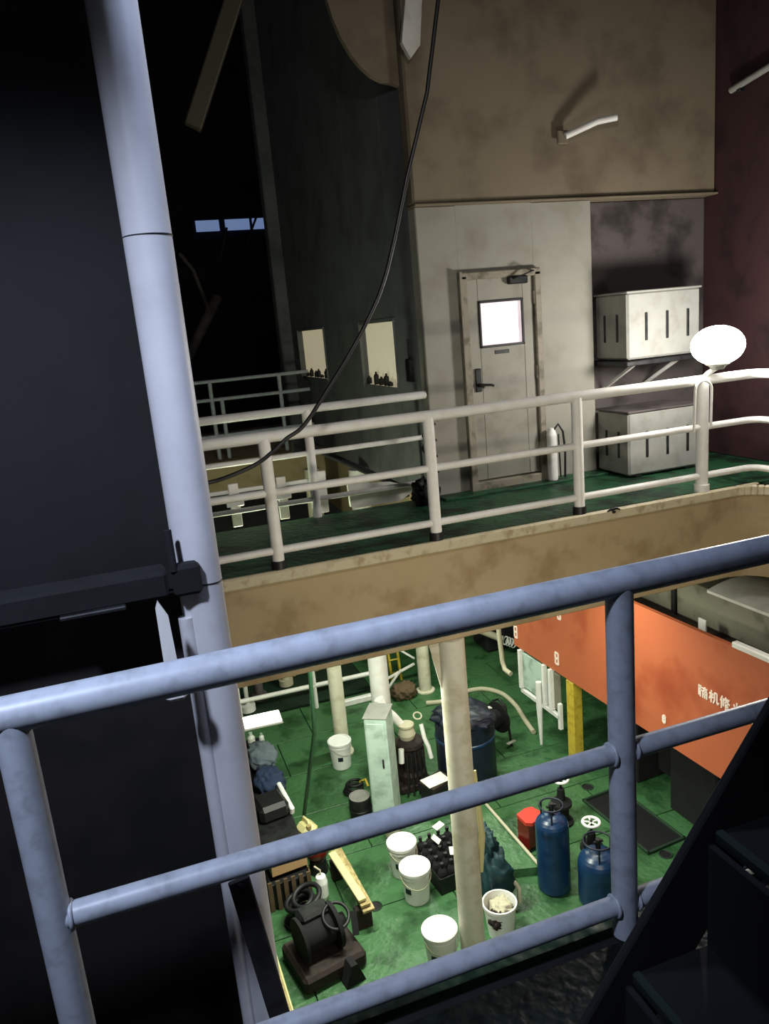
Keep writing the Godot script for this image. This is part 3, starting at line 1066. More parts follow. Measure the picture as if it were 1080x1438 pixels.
# ---------------------------------------------------------------- columns
func columns() -> void:
	var t := thing("support_column", "stained cream column under the far deck, nearest and tallest", "column", Vector3(2.22, FLOOR, -5.42))
	var st := S()
	tube(st, [Vector3(0, 0, 0), Vector3(0, 3.16, 0)], 0.112, 36)
	part("shaft", st, M.column_paint, t)
	st = S()
	lathe(st, Vector3(), [Vector2(0, 0), Vector2(0.128, 0), Vector2(0.128, 0.02), Vector2(0.113, 0.03)], 32)
	part("base_plate", st, M.column_paint, t)
	st = S()
	prism(st, [Vector2(-0.11, 3.15), Vector2(-0.20, 3.15), Vector2(-0.11, 2.72)], 0.02, Vector3(0, 0, 0))
	part("gusset", st, M.column_paint, t)
	st = S()
	tube(st, [Vector3(0.13, 0.9, 0.0), Vector3(0.16, 1.25, 0.0), Vector3(0.135, 1.9, 0.0)], [0.02, 0.03, 0.012], 10)
	part("rag_pipe", st, M.pale_yellow, t)
	t = thing("support_column", "white column rising behind the pale green cabinet", "column", Vector3(2.60, FLOOR, -8.9))
	st = S()
	tube(st, [Vector3(0, 0, 0), Vector3(0, 4.0, 0)], 0.125, 32)
	part("shaft", st, M.white_paint, t)
	st = S()
	lathe(st, Vector3(), [Vector2(0, 0), Vector2(0.19, 0), Vector2(0.19, 0.02), Vector2(0.125, 0.03)], 32)
	part("base_plate", st, M.white_paint, t)
	t = thing("support_column", "slim white column standing behind a lidded white bucket", "column", Vector3(2.13, FLOOR, -9.4))
	st = S()
	tube(st, [Vector3(0, 0, 0), Vector3(0, 4.0, 0)], 0.098, 28)
	part("shaft", st, M.column_paint, t)
	st = S()
	lathe(st, Vector3(), [Vector2(0, 0), Vector2(0.15, 0), Vector2(0.15, 0.02), Vector2(0.10, 0.03)], 28)
	part("base_plate", st, M.column_paint, t)
	t = thing("support_column", "short looking white column beside the yellow ladder", "column", Vector3(3.83, FLOOR, -10.55))
	st = S()
	tube(st, [Vector3(0, 0, 0), Vector3(0, 3.16, 0)], 0.10, 28)
	part("shaft", st, M.column_paint, t)
	st = S()
	lathe(st, Vector3(), [Vector2(0, 0), Vector2(0.15, 0), Vector2(0.15, 0.02), Vector2(0.10, 0.03)], 28)
	part("base_plate", st, M.column_paint, t)

# ---------------------------------------------------------------- gear on the lower deck
func make_bucket(label: String, at: Vector3, turn: float, s := 1.0) -> Node3D:
	var t := thing("plastic_bucket", label, "bucket", at, turn, "white lidded buckets")
	var st := S()
	lathe(st, Vector3(), [Vector2(0, 0), Vector2(0.118 * s, 0), Vector2(0.124 * s, 0.008), Vector2(0.146 * s, 0.30 * s), Vector2(0.153 * s, 0.305 * s), Vector2(0.153 * s, 0.33 * s), Vector2(0.147 * s, 0.333 * s), Vector2(0.148 * s, 0.36 * s)], 32)
	part("body", st, M.bucket_plastic, t)
	st = S()
	lathe(st, Vector3(), [Vector2(0.150 * s, 0.352 * s), Vector2(0.161 * s, 0.352 * s), Vector2(0.161 * s, 0.380 * s), Vector2(0.150 * s, 0.388 * s), Vector2(0.138 * s, 0.388 * s), Vector2(0.134 * s, 0.378 * s), Vector2(0, 0.378 * s)], 32)
	part("lid", st, M.bucket_plastic, t)
	st = S()
	var hp := []
	for i in 13:
		var a := PI * i / 12
		hp.append(Vector3(0.156 * s * cos(a), 0.315 * s - 0.10 * s * sin(a), 0.156 * s * sin(a) * 0.95 + 0.01))
	tube(st, hp, 0.004, 6)
	part("handle", st, M.rope_pale, t)
	st = S()
	for i in 3:
		var a := 2.3 + 0.16 * i
		var u := Vector3(cos(a), 0, sin(a))
		box(st, u * 0.137 * s + Vector3(0, 0.17 * s, 0), Vector3(0.024, 0.06, 0.006) * s, 0.002, Basis(Vector3.UP, PI / 2 - a))
	part("sticker", st, M.navy_paint, t)
	return t

func deck_gear() -> void:
	var F := FLOOR
	make_bucket("lidded white bucket half hidden behind another white bucket", Vector3(2.05, F, -6.78), 0.2)
	make_bucket("lidded white bucket standing before its twin on open green deck", Vector3(2.04, F, -6.37), -0.1)
	make_bucket("lidded white bucket tucked beside the stained cream column", Vector3(1.94, F, -5.50), 0.1, 1.02)
	make_bucket("lidded white bucket at the foot of the slim white column", Vector3(2.02, F, -9.08), 0.6)
	var t: Node3D
	var st: SurfaceTool

	# pale green electrical cabinet
	t = thing("electrical_cabinet", "pale green electrical cabinet with a grimy top", "cabinet", Vector3(2.20, F, -7.72), -0.55)
	st = S()
	box(st, Vector3(0, 0.71, 0), Vector3(0.26, 1.38, 0.34), 0.012)
	part("body", st, M.cabinet_paint, t)
	st = S()
	box(st, Vector3(0.0, 1.405, 0), Vector3(0.28, 0.016, 0.36), 0.004)
	part("top_plate", st, M.ac_paint, t)
	st = S()
	box(st, Vector3(0.0, 0.74, 0.176), Vector3(0.21, 1.20, 0.012), 0.004)
	var dr := part("door", st, M.cabinet_paint, t)
	st = S()
	box(st, Vector3(0.06, 0.85, 0.187), Vector3(0.02, 0.11, 0.016), 0.004)
	part("handle", st, M.dark_steel, dr)
	st = S()
	box(st, Vector3(-0.134, 0.75, 0.02), Vector3(0.012, 0.13, 0.05), 0.003)
	box(st, Vector3(-0.134, 0.50, 0.05), Vector3(0.012, 0.05, 0.04), 0.003)
	part("switch", st, M.rubber, t)
	t = thing("round_pot", "small pale pot on thin legs beside the nearest edge of the cabinet", "pot", Vector3(2.12, F, -7.30))
	st = S()
	lathe(st, Vector3(0, 0.10, 0), [Vector2(0, 0), Vector2(0.09, 0.0), Vector2(0.105, 0.10), Vector2(0.10, 0.13), Vector2(0, 0.12)], 20)
	part("bowl", st, M.rope_pale, t)
	for k in 3:
		st = S()
		var a := TAU * k / 3 + 0.4
		tube(st, [Vector3(cos(a), 0, sin(a)) * 0.08, Vector3(cos(a) * 0.07, 0.11, sin(a) * 0.07)], 0.009, 6)
		part("leg", st, M.wood, t)
	# dark drum and hose coil left of the cabinet
	t = thing("grease_drum", "dull grey drum left of the pale green cabinet", "drum", Vector3(1.93, F, -7.92))
	st = S()
	lathe(st, Vector3(), [Vector2(0, 0), Vector2(0.13, 0), Vector2(0.135, 0.12), Vector2(0.14, 0.125), Vector2(0.135, 0.13), Vector2(0.13, 0.26), Vector2(0, 0.26)], 28)
	part("shell", st, M.dark_steel, t)
	st = S()
	lathe(st, Vector3(0, 0.262, 0), [Vector2(0.12, 0), Vector2(0.125, 0.012), Vector2(0.11, 0.014), Vector2(0.105, 0.004), Vector2(0, 0.004)], 28)
	part("lid", st, M.ac_paint, t)
	t = thing("hose_coil", "loose black hose coil on the deck behind the dull grey drum", "hose", Vector3(1.98, F, -8.42))
	st = S()
	for k in 4:
		ring(st, Vector3(0.01 * k, 0.03 + 0.035 * k, 0.012 * (k % 2)), 0.115 - 0.008 * k, 0.018, Basis(Vector3(1, 0, 0.3).normalized(), 0.12 * (k % 3 - 1)))
	part("turns", st, M.rubber, t)
	st = S()
	tube(st, [Vector3(0.1, 0.12, 0), Vector3(0.16, 0.17, 0.05), Vector3(0.17, 0.10, 0.10)], 0.018, 8)
	part("nozzle", st, M.yellow_paint, t)

	# rusty pump with a pale head, right of the cabinet
	t = thing("deck_pump", "rusty upright pump with pale valve head behind the green cabinet", "pump", Vector3(2.72, F, -8.25))
	st = S()
	box(st, Vector3(0, 0.05, 0), Vector3(0.44, 0.10, 0.36), 0.02)
	part("base", st, M.rust_steel, t)
	st = S()
	lathe(st, Vector3(0, 0.10, 0), [Vector2(0, 0), Vector2(0.17, 0), Vector2(0.18, 0.10), Vector2(0.14, 0.14), Vector2(0.15, 0.45), Vector2(0.18, 0.47), Vector2(0.18, 0.52), Vector2(0.10, 0.56), Vector2(0, 0.58)], 24)
	part("motor", st, M.rust_steel, t)
	st = S()
	for k in 12:
		var a := TAU * k / 12
		bar(st, Vector3(cos(a) * 0.16, 0.26, sin(a) * 0.16), Vector3(cos(a) * 0.16, 0.54, sin(a) * 0.16), 0.05, 0.012, Vector3(cos(a), 0, sin(a)).cross(Vector3.UP))
	part("fins", st, M.rust_steel, t)
	st = S()
	lathe(st, Vector3(-0.02, 0.66, 0.0), [Vector2(0, 0), Vector2(0.09, 0), Vector2(0.11, 0.06), Vector2(0.085, 0.14), Vector2(0.10, 0.17), Vector2(0.10, 0.19), Vector2(0, 0.20)], 20)
	part("valve_head", st, M.rope_pale, t)
	st = S()
	tube(st, [Vector3(-0.05, 0.80, -0.05), Vector3(-0.16, 0.96, -0.10), Vector3(-0.24, 1.05, -0.12), Vector3(-0.30, 1.20, -0.14)], [0.05, 0.055, 0.05, 0.06], 14)
	part("outlet_pipe", st, M.white_paint, t)
	st = S()
	tube(st, [Vector3(0.16, 0.82, 0.05), Vector3(0.17, 0.66, 0.10), Vector3(0.20, 0.55, 0.14), Vector3(0.22, 0.40, 0.16)], 0.028, 10)
	part("drain_pipe", st, M.white_paint, t)
	st = S()
	tube(st, [Vector3(-0.16, 0.62, 0.15), Vector3(-0.18, 0.45, 0.18)], 0.035, 10)
	part("drain_pipe", st, M.white_paint, t)
	st = S()
	ring(st, Vector3(0.14, 0.92, 0.0), 0.05, 0.010, Basis(Vector3.RIGHT, 0.5))
	part("handwheel", st, M.rope_pale, t)
	st = S()
	for k in 5:
		tube(st, [Vector3(-0.1 + 0.05 * k, 0.55, 0.17), Vector3(-0.12 + 0.06 * k, 0.2, 0.22), Vector3(-0.16 + 0.08 * k, 0.02, 0.26)], 0.013, 6)
	part("hoses", st, M.rubber, t)

	# white card on a dark box
	t = thing("tool_box", "dark tool box with a white card on top, beside cream column", "box", Vector3(2.86, F, -7.76), 0.4)
	st = S()
	box(st, Vector3(0, 0.14, 0), Vector3(0.34, 0.28, 0.24), 0.012)
	part("body", st, M.dark_steel, t)
	st = S()
	box(st, Vector3(0, 0.295, 0), Vector3(0.35, 0.03, 0.25), 0.008)
	part("lid", st, M.rust_steel, t)
	var pc := S()
	box(pc, Vector3(0, 0.004, 0), Vector3(0.30, 0.007, 0.21), 0.002, Basis(Vector3.UP, 0.2))
	var card := part("white_card", pc, M.paper)
	card.position = Vector3(2.84, F + 0.311, -7.75)
	tag(card, "white card lying flat on the dark tool box", "card")

	# navy tank behind the column
	t = thing("blue_tank", "large navy blue round tank behind the cream column", "tank", Vector3(3.44, F, -8.15))
	st = S()
	lathe(st, Vector3(), [Vector2(0, 0), Vector2(0.37, 0), Vector2(0.375, 0.02), Vector2(0.375, 0.80)], 40)
	part("shell", st, M.navy_paint, t)
	st = S()
	lathe(st, Vector3(), [Vector2(0.375, 0.55), Vector2(0.385, 0.56), Vector2(0.385, 0.585), Vector2(0.375, 0.595)], 40)
	part("hoop", st, M.blue_paint, t)
	st = S()
	lump(st, Vector3(0, 0.80, 0), Vector3(0.37, 0.10, 0.37), 0.35, 3)
	part("cover", st, M.navy_paint, t)
	# dark winch frame behind
	t = thing("hose_reel", "dark hose reel frame behind the navy tank", "reel", Vector3(4.02, F, -8.62), 0.3)
	st = S()
	for x in [-0.18, 0.18]:
		tube(st, [Vector3(x, 0.0, 0.2), Vector3(x, 0.55, 0.12), Vector3(x, 0.62, 0.0), Vector3(x, 0.55, -0.12), Vector3(x, 0.0, -0.2)], 0.018, 8)
	part("frame", st, M.dark_steel, t)
	st = S()
	lathe(st, Vector3(-0.16, 0.36, 0), [Vector2(0, 0), Vector2(0.22, 0), Vector2(0.22, 0.02), Vector2(0.12, 0.03), Vector2(0.12, 0.29), Vector2(0.22, 0.30), Vector2(0.22, 0.32), Vector2(0, 0.32)], 28, Basis(Vector3.FORWARD, PI / 2))
	part("spool", st, M.black_iron, t)
	st = S()
	box(st, Vector3(-0.12, 0.64, 0.1), Vector3(0.12, 0.02, 0.06), 0.006, Basis(Vector3.FORWARD, 0.3))
	part("tag_plate", st, M.lens_white, t)
	st = S()
	box(st, Vector3(0.12, 0.10, 0.26), Vector3(0.15, 0.015, 0.05), 0.004)
	part("step", st, M.ac_paint, t)
	# pale hose on the deck
	st = S()
	var hp := [Vector3(3.66, 0.03, -10.1), Vector3(4.1, 0.03, -10.0), Vector3(4.45, 0.03, -10.15), Vector3(4.75, 0.03, -9.95), Vector3(4.82, 0.03, -9.5), Vector3(4.72, 0.03, -8.95), Vector3(4.66, 0.03, -8.6)]
	var cv := Curve3D.new()
	for i in hp.size():
		var dd: Vector3 = (hp[mini(i + 1, hp.size() - 1)] - hp[maxi(i - 1, 0)]) * 0.22
		cv.add_point(hp[i] + Vector3(0, F, 0), -dd, dd)
	var bp := []
	for p in cv.tessellate(4, 4):
		bp.append(p)
	tube(st, bp, 0.035, 12)
	tag(part("deck_hose", st, M.rope_pale), "pale hose curving over the green deck behind the navy tank", "hose")

	# crate of black bottles by the column
	t = thing("bottle_crate", "low black crate holding dark bottles beside the cream column", "crate", Vector3(2.47, F, -6.62), 0.1)
	st = S()
	box(st, Vector3(0, 0.015, 0), Vector3(0.46, 0.03, 0.62), 0.005)
	part("bottom", st, M.rubber, t)
	for e in [[0.225, 0, 0.012, 0.62], [-0.225, 0, 0.012, 0.62], [0, 0.305, 0.46, 0.012], [0, -0.305, 0.46, 0.012]]:
		st = S()
		box(st, Vector3(e[0], 0.10, e[1]), Vector3(e[2], 0.18, e[3]), 0.004)
		part("side", st, M.rubber, t)
	var src: Node3D = null
	var rng := RandomNumberGenerator.new()
	rng.seed = 9
	for r in 5:
		for c in 4:
			var at := Vector3(2.47, F + 0.03, -6.62) + Basis(Vector3.UP, 0.1) * Vector3(-0.165 + 0.11 * c, 0, -0.24 + 0.12 * r)
			if src == null:
				src = thing("oil_bottle", "dark oil bottle in the black crate beside the cream column", "bottle", at, 0.0, "dark bottles in the black crate")
				st = S()
				lathe(st, Vector3(), [Vector2(0, 0), Vector2(0.045, 0), Vector2(0.048, 0.01), Vector2(0.048, 0.17), Vector2(0.040, 0.20), Vector2(0.016, 0.23), Vector2(0.016, 0.26)], 16)
				part("body", st, M.black_iron, src)
				st = S()
				lathe(st, Vector3(0, 0.255, 0), [Vector2(0.0, 0), Vector2(0.02, 0), Vector2(0.02, 0.03), Vector2(0, 0.032)], 12)
				part("cap", st, M.dark_steel, src)
				st = S()
				box(st, Vector3(0, 0.10, 0.047), Vector3(0.045, 0.06, 0.004), 0.001)
				part("sticker", st, M.ac_paint, src)
			else:
				copy(src, at, rng.randf_range(0, TAU), "dark oil bottle in the black crate beside the cream column")
	# two white slips lying on the bottles
	for k in 3:
		st = S()
		box(st, Vector3(), [Vector3(0.12, 0.006, 0.08), Vector3(0.09, 0.006, 0.06), Vector3(0.10, 0.006, 0.07)][k], 0.002, Basis(Vector3(0.3, 1, 0.2).normalized(), 0.4 + k))
		var sl := part("paper_slip", st, M.paper)
		sl.position = [Vector3(2.53, F + 0.325, -6.92), Vector3(2.50, F + 0.325, -6.48), Vector3(2.42, F + 0.325, -6.72)][k]
		tag(sl, ["white paper slip on the bottle crate, largest and at its back", "white paper slip on the bottle crate, beside the column's middle", "white paper slip on the bottle crate, between the two others"][k], "paper", "paper slips on the bottle crate")

	# teal bundle and open bucket right of the column
	t = thing("tarp_bundle", "dark teal tarpaulin bundle beside the cream column's foot", "tarpaulin", Vector3(2.71, F, -6.0))
	st = S()
	lump(st, Vector3(0, 0.26, 0), Vector3(0.18, 0.30, 0.20), 0.5, 12)
	part("cloth", st, M.teal_cloth, t)
	st = S()
	lump(st, Vector3(-0.02, 0.56, -0.10), Vector3(0.12, 0.20, 0.14), 0.6, 22)
	part("fold", st, M.teal_cloth, t)
	st = S()
	tube(st, [Vector3(0.16, 0.30, 0.12), Vector3(0.20, 0.22, 0.18), Vector3(0.19, 0.08, 0.2)], 0.022, 8)
	part("cord", st, M.rope_pale, t)
	t = thing("open_bucket", "open white bucket with rags inside beside the cream column's foot", "bucket", Vector3(2.60, F, -5.62))
	st = S()
	lathe(st, Vector3(), [Vector2(0, 0), Vector2(0.12, 0), Vector2(0.155, 0.31), Vector2(0.165, 0.31), Vector2(0.165, 0.335), Vector2(0.150, 0.335), Vector2(0.118, 0.02), Vector2(0, 0.02)], 32)
	part("body", st, M.bucket_plastic, t)
	st = S()
	lump(st, Vector3(0.03, 0.24, -0.03), Vector3(0.10, 0.07, 0.10), 0.5, 5)
	part("rag", st, M.rope_pale, t, "pale rag in the bucket")
	st = S()
	lump(st, Vector3(-0.05, 0.20, 0.05), Vector3(0.09, 0.07, 0.09), 0.5, 8)
	part("rag", st, M.rust_steel, t, "brown rag in the bucket")

	# gas cylinders
	var defs := [[Vector3(3.36, F, -5.92), 0.165, 0.72, "tall blue gas cylinder beside the red topped box"], [Vector3(3.66, F, -5.58), 0.20, 0.42, "squat blue gas cylinder before the near handwheel"]]
	for d in defs:
		t = thing("gas_cylinder", d[3], "gas cylinder", d[0], 0.0, "blue gas cylinders")
		var r: float = d[1]
		var h: float = d[2]
		st = S()
		var pf := [Vector2(0, 0), Vector2(r * 0.9, 0), Vector2(r, 0.03), Vector2(r, h)]
		for i in 7:
			var a := PI / 2 * (i + 1) / 7
			pf.append(Vector2(maxf(r * cos(a), 0.0), h + r * 0.75 * sin(a)))
		lathe(st, Vector3(), pf, 32)
		part("shell", st, M.blue_paint, t)
		st = S()
		tube(st, [Vector3(0, h + r * 0.7, 0), Vector3(0, h + r * 0.75 + 0.12, 0)], 0.025, 12)
		tube(st, [Vector3(-0.05, h + r * 0.75 + 0.09, 0), Vector3(0.05, h + r * 0.75 + 0.09, 0)], 0.015, 10)
		part("valve", st, M.dark_steel, t)
		st = S()
		for k in 3:
			var a := TAU * k / 3
			tube(st, [Vector3(cos(a) * r * 0.7, h + r * 0.4, sin(a) * r * 0.7), Vector3(cos(a) * r * 0.7, h + r * 0.75 + 0.10, sin(a) * r * 0.7)], 0.010, 8)
		ring(st, Vector3(0, h + r * 0.75 + 0.10, 0), r * 0.7, 0.010)
		part("guard_ring", st, M.navy_paint, t)

	# valves with white handwheels
	for d in [[Vector3(3.98, F, -6.78), 0.55, "dark deck valve with white handwheel, behind the tall blue cylinder"], [Vector3(3.86, F, -6.00), 0.54, "dark deck valve with white handwheel, between the blue cylinders"]]:
		t = thing("deck_valve", d[2], "valve", d[0], 0.0, "deck valves with white handwheels")
		var h: float = d[1]
		st = S()
		lathe(st, Vector3(), [Vector2(0, 0), Vector2(0.13, 0), Vector2(0.13, 0.03), Vector2(0.08, 0.04), Vector2(0.085, 0.22), Vector2(0.12, 0.23), Vector2(0.12, 0.26), Vector2(0.05, 0.30), Vector2(0.04, h - 0.12), Vector2(0.0, h - 0.12)], 24)
		part("body", st, M.black_iron, t)
		st = S()
		tube(st, [Vector3(0, h - 0.14, 0), Vector3(0, h + 0.02, 0)], 0.014, 10)
		part("spindle", st, M.dark_steel, t)
		st = S()
		ring(st, Vector3(0, h, 0), 0.085, 0.016)
		for k in 5:
			var a := TAU * k / 5
			tube(st, [Vector3(0, h, 0), Vector3(cos(a) * 0.085, h, sin(a) * 0.085)], 0.010, 8)
		part("handwheel", st, M.bucket_plastic, t)

	# red topped box
	t = thing("fire_box", "red topped box standing beside the raised green plate", "box", Vector3(3.47, F, -6.58), 0.25)
	st = S()
	box(st, Vector3(0, 0.19, 0), Vector3(0.22, 0.30, 0.18), 0.008)
	part("body", st, M.red_dark, t)
	st = S()
	prism(st, [Vector2(-0.13, -0.07), Vector2(-0.08, -0.12), Vector2(0.09, -0.12), Vector2(0.135, -0.05), Vector2(0.12, 0.09), Vector2(0.04, 0.12), Vector2(-0.10, 0.10)], 0.04, Vector3(0, 0.36, 0), Basis(Vector3.RIGHT, -PI / 2))
	part("lid", st, M.red_paint, t)
	for x in [-0.09, 0.09]:
		for z in [-0.07, 0.07]:
			st = S()
			box(st, Vector3(x, 0.02, z), Vector3(0.03, 0.04, 0.03), 0.003)
			part("foot", st, M.rubber, t)
	t = thing("pale_bag", "small pale bag leaning on the side of the red topped box", "bag", Vector3(3.60, F, -6.30))
	st = S()
	lump(st, Vector3(0, 0.12, 0), Vector3(0.05, 0.14, 0.09), 0.4, 41)
	part("cloth", st, M.rope_pale, t)
	# raised green plate with a pale pipe along its side
	t = thing("hatch_plate", "raised bright green hatch plate left of the blue cylinders", "hatch", Vector3(3.05, F, -6.85))
	st = S()
	prism(st, [Vector2(-0.10, -0.62), Vector2(0.24, -0.62), Vector2(0.26, 0.72), Vector2(-0.12, 0.60)], 0.10, Vector3(0, 0.05, 0), Basis(Vector3.RIGHT, PI / 2))
	part("plate", st, M.green_deck, t)
	st = S()
	tube(st, [Vector3(0.235, 0.115, -0.75), Vector3(0.265, 0.115, 0.74)], 0.018, 10)
	part("edge_pipe", st, M.rope_pale, t)
	st = S()
	tube(st, [Vector3(0.27, 0.0, 0.77), Vector3(0.27, 0.16, 0.77)], 0.03, 12)
	part("stanchion", st, M.rust_steel, t)
	# dark hatch openings
	t = thing("open_hatch", "open dark square hatch beside the deck valves", "hatch", Vector3(4.70, F, -6.48), 0.08)
	st = S()
	box(st, Vector3(0, 0.004, 0), Vector3(0.46, 0.008, 1.05), 0.002)
	part("pit_cover", st, M.rubber, t)
	for e in [[-0.245, 0, 0.03, 1.11], [0.245, 0, 0.03, 1.11], [0, 0.54, 0.52, 0.03], [0, -0.54, 0.52, 0.03]]:
		st = S()
		box(st, Vector3(e[0], 0.015, e[1]), Vector3(e[2], 0.03, e[3]), 0.006)
		part("coaming", st, M.green_seam, t)

func left_clutter() -> void:
	var F := FLOOR
	var t: Node3D
	var st: SurfaceTool
	# lit work lamp on a stand
	t = thing("work_lamp", "bright white strip work lamp on a stand beside the white pipe", "lamp", Vector3(0.70, F + 0.472, -8.10))
	st = S()
	tube(st, [Vector3(0, 0.0, 0), Vector3(0, 0.96, 0)], 0.018, 10)
	box(st, Vector3(0.0, 0.01, 0), Vector3(0.2, 0.02, 0.2), 0.004)
	part("stand", st, M.dark_steel, t)
	st = S()
	box(st, Vector3(0.24, 0.978, 0.0), Vector3(0.42, 0.03, 0.25), 0.008, Basis(Vector3.UP, -0.05))
	part("lamp_tray", st, M.work_glow, t)
	st = S()
	box(st, Vector3(0.24, 0.953, 0.0), Vector3(0.44, 0.02, 0.27), 0.004, Basis(Vector3.UP, -0.05))
	part("lamp_back", st, M.ac_paint, t)
	spot(Vector3(0.94, F + 1.50, -8.1), Vector3(1.6, F, -8.9), Color(0.95, 1.0, 0.9), 1.6, 80.0, 0.1)

	# motorised sprayer / trolley: black seat, blue tarp, grey sheet
	t = thing("storage_bench", "dark storage bench along the left side of the lower deck", "bench", Vector3(0.80, F, -8.35))
	st = S()
	box(st, Vector3(0, 0.22, 0), Vector3(0.50, 0.44, 2.3), 0.02)
	part("body", st, M.black_iron, t)
	st = S()
	box(st, Vector3(0, 0.455, 0), Vector3(0.54, 0.03, 2.34), 0.006)
	part("top", st, M.dark_steel, t)
	t = thing("seat_cushion", "black square seat cushion with white side bar on the bench", "cushion", Vector3(0.86, F + 0.47, -7.75), 0.15)
	st = S()
	box(st, Vector3(0, 0.10, 0), Vector3(0.34, 0.20, 0.36), 0.045)
	part("pad", st, M.rubber, t)
	st = S()
	bar(st, Vector3(0.19, 0.17, -0.24), Vector3(0.20, 0.04, 0.16), 0.05, 0.10, Vector3.UP, 0.012)
	part("side_bar", st, M.bucket_plastic, t)
	st = S()
	lump(st, Vector3(0, 0.07, 0), Vector3(0.17, 0.12, 0.24), 0.4, 51)
	var o := part("blue_tarp", st, M.blue_cloth)
	o.position = Vector3(0.95, F + 0.49, -8.27)
	tag(o, "crumpled navy blue tarpaulin on the bench behind the black cushion", "tarpaulin")
	st = S()
	lump(st, Vector3(0, 0.10, 0), Vector3(0.18, 0.10, 0.28), 0.35, 54)
	o = part("grey_sheet", st, M.grey_cloth)
	o.position = Vector3(0.96, F + 0.48, -8.85)
	tag(o, "pale grey sheet heaped on the bench behind the navy tarpaulin", "sheet")
	for k in 2:
		t = thing("white_bottle", ["white plastic bottle by the pipe, taller of two on the bench", "white plastic bottle on the bench, smaller of two and further right"][k], "bottle", [Vector3(0.90, F + 0.47, -9.25), Vector3(1.04, F + 0.47, -9.30)][k], 0.0, "white bottles on the bench")
		st = S()
		var q := 1.0 if k == 0 else 0.7
		lathe(st, Vector3(), [Vector2(0, 0), Vector2(0.05 * q, 0), Vector2(0.05 * q, 0.17 * q), Vector2(0.02 * q, 0.21 * q)], 16)
		part("body", st, M.bucket_plastic, t)
		st = S()
		lathe(st, Vector3(0, 0.20 * q, 0), [Vector2(0.024 * q, 0), Vector2(0.024 * q, 0.04 * q), Vector2(0, 0.042 * q)], 12)
		part("cap", st, M.cabinet_paint, t)

	# pale yellow jerrycan
	t = thing("jerrycan", "pale yellow plastic jerrycan beside the hanging green hose", "jerrycan", Vector3(1.21, F, -7.60), 0.3)
	st = S()
	box(st, Vector3(0, 0.17, 0), Vector3(0.20, 0.34, 0.24), 0.05)
	part("body", st, M.pale_yellow, t)
	st = S()
	tube(st, [Vector3(0, 0.34, -0.07), Vector3(0, 0.39, -0.05), Vector3(0, 0.39, 0.05), Vector3(0, 0.34, 0.07)], 0.016, 8)
	part("handle", st, M.pale_yellow, t)
	st = S()
	lathe(st, Vector3(-0.02, 0.33, 0.09), [Vector2(0.03, 0), Vector2(0.03, 0.035), Vector2(0, 0.037)], 12)
	part("cap", st, M.wood, t)
	# cardboard box on slatted crate
	t = thing("slatted_crate", "dark wooden slatted crate under a cardboard box", "crate", Vector3(0.84, F, -7.0))
	for k in 6:
		st = S()
		box(st, Vector3(-0.20 + 0.08 * k, 0.17, 0.19), Vector3(0.045, 0.34, 0.015), 0.003)
		part("slat", st, M.brown_block, t)
		st = S()
		box(st, Vector3(0.215, 0.17, -0.17 + 0.068 * k), Vector3(0.015, 0.34, 0.042), 0.003)
		part("slat", st, M.brown_block, t)
	st = S()
	box(st, Vector3(0, 0.15, 0), Vector3(0.41, 0.28, 0.35), 0.004)
	part("inner_box", st, M.rubber, t)
	t = thing("cardboard_box", "flat tan cardboard box on the slatted crate", "box", Vector3(0.86, F + 0.342, -7.02), 0.1)
	st = S()
	box(st, Vector3(0, 0.07, 0), Vector3(0.38, 0.14, 0.26), 0.004)
	part("body", st, M.cardboard, t)
	st = S()
	box(st, Vector3(0, 0.142, 0), Vector3(0.382, 0.006, 0.05), 0.001)
	part("tape", st, M.wood, t)
	# red buoy
	t = thing("red_buoy", "glossy dark red ball buoy beside the crate", "buoy", Vector3(1.22, F, -7.20))
	st = S()
	var pf := []
	for i in 17:
		var a := -PI / 2 + PI * i / 16
		pf.append(Vector2(0.14 * cos(a), 0.30 + 0.15 * sin(a)))
	lathe(st, Vector3(), pf, 28)
	M.red_dark.roughness = 0.3
	part("ball", st, M.red_dark, t)
	st = S()
	ring(st, Vector3(0, 0.47, 0), 0.025, 0.009, Basis(Vector3.RIGHT, PI / 2), 16)
	part("eye", st, M.rope_pale, t)
	st = S()
	lathe(st, Vector3(), [Vector2(0, 0), Vector2(0.10, 0), Vector2(0.09, 0.16), Vector2(0.06, 0.18)], 18)
	part("stand", st, M.rubber, t)
	# white pad
	t = thing("fender", "small white oval fender standing below the red buoy", "fender", Vector3(1.15, F, -6.75))
	st = S()
	lathe(st, Vector3(), [Vector2(0, 0), Vector2(0.04, 0.01), Vector2(0.062, 0.07), Vector2(0.065, 0.22), Vector2(0.05, 0.29), Vector2(0.0, 0.31)], 18)
	part("body", st, M.bucket_plastic, t)
	st = S()
	tube(st, [Vector3(0, 0.30, 0), Vector3(0.0, 0.36, 0.0), Vector3(-0.05, 0.40, -0.03)], 0.010, 8)
	part("lanyard", st, M.rope_pale, t)
	# black hoses heap
	st = S()
	var rng := RandomNumberGenerator.new()
	rng.seed = 77
	for k in 7:
		ring(st, Vector3(0.90 + rng.randf_range(-0.06, 0.06), F + 0.03 + 0.045 * k, -6.55 + rng.randf_range(-0.04, 0.04)), rng.randf_range(0.12, 0.14), 0.025, Basis(Vector3(rng.randf_range(-1, 1), 0, rng.randf_range(-1, 1)).normalized(), 0.25))
	tag(part("hose_heap", st, M.rubber), "heap of coiled black hose before the slatted crate", "hose")
	# dark winch with a ring
	t = thing("deck_winch", "dark oily winch with a round drum beside the white pipe", "winch", Vector3(0.96, F, -5.98), 0.2)
	st = S()
	box(st, Vector3(0, 0.08, 0), Vector3(0.62, 0.16, 0.56), 0.03)
	part("bed", st, M.rust_steel, t)
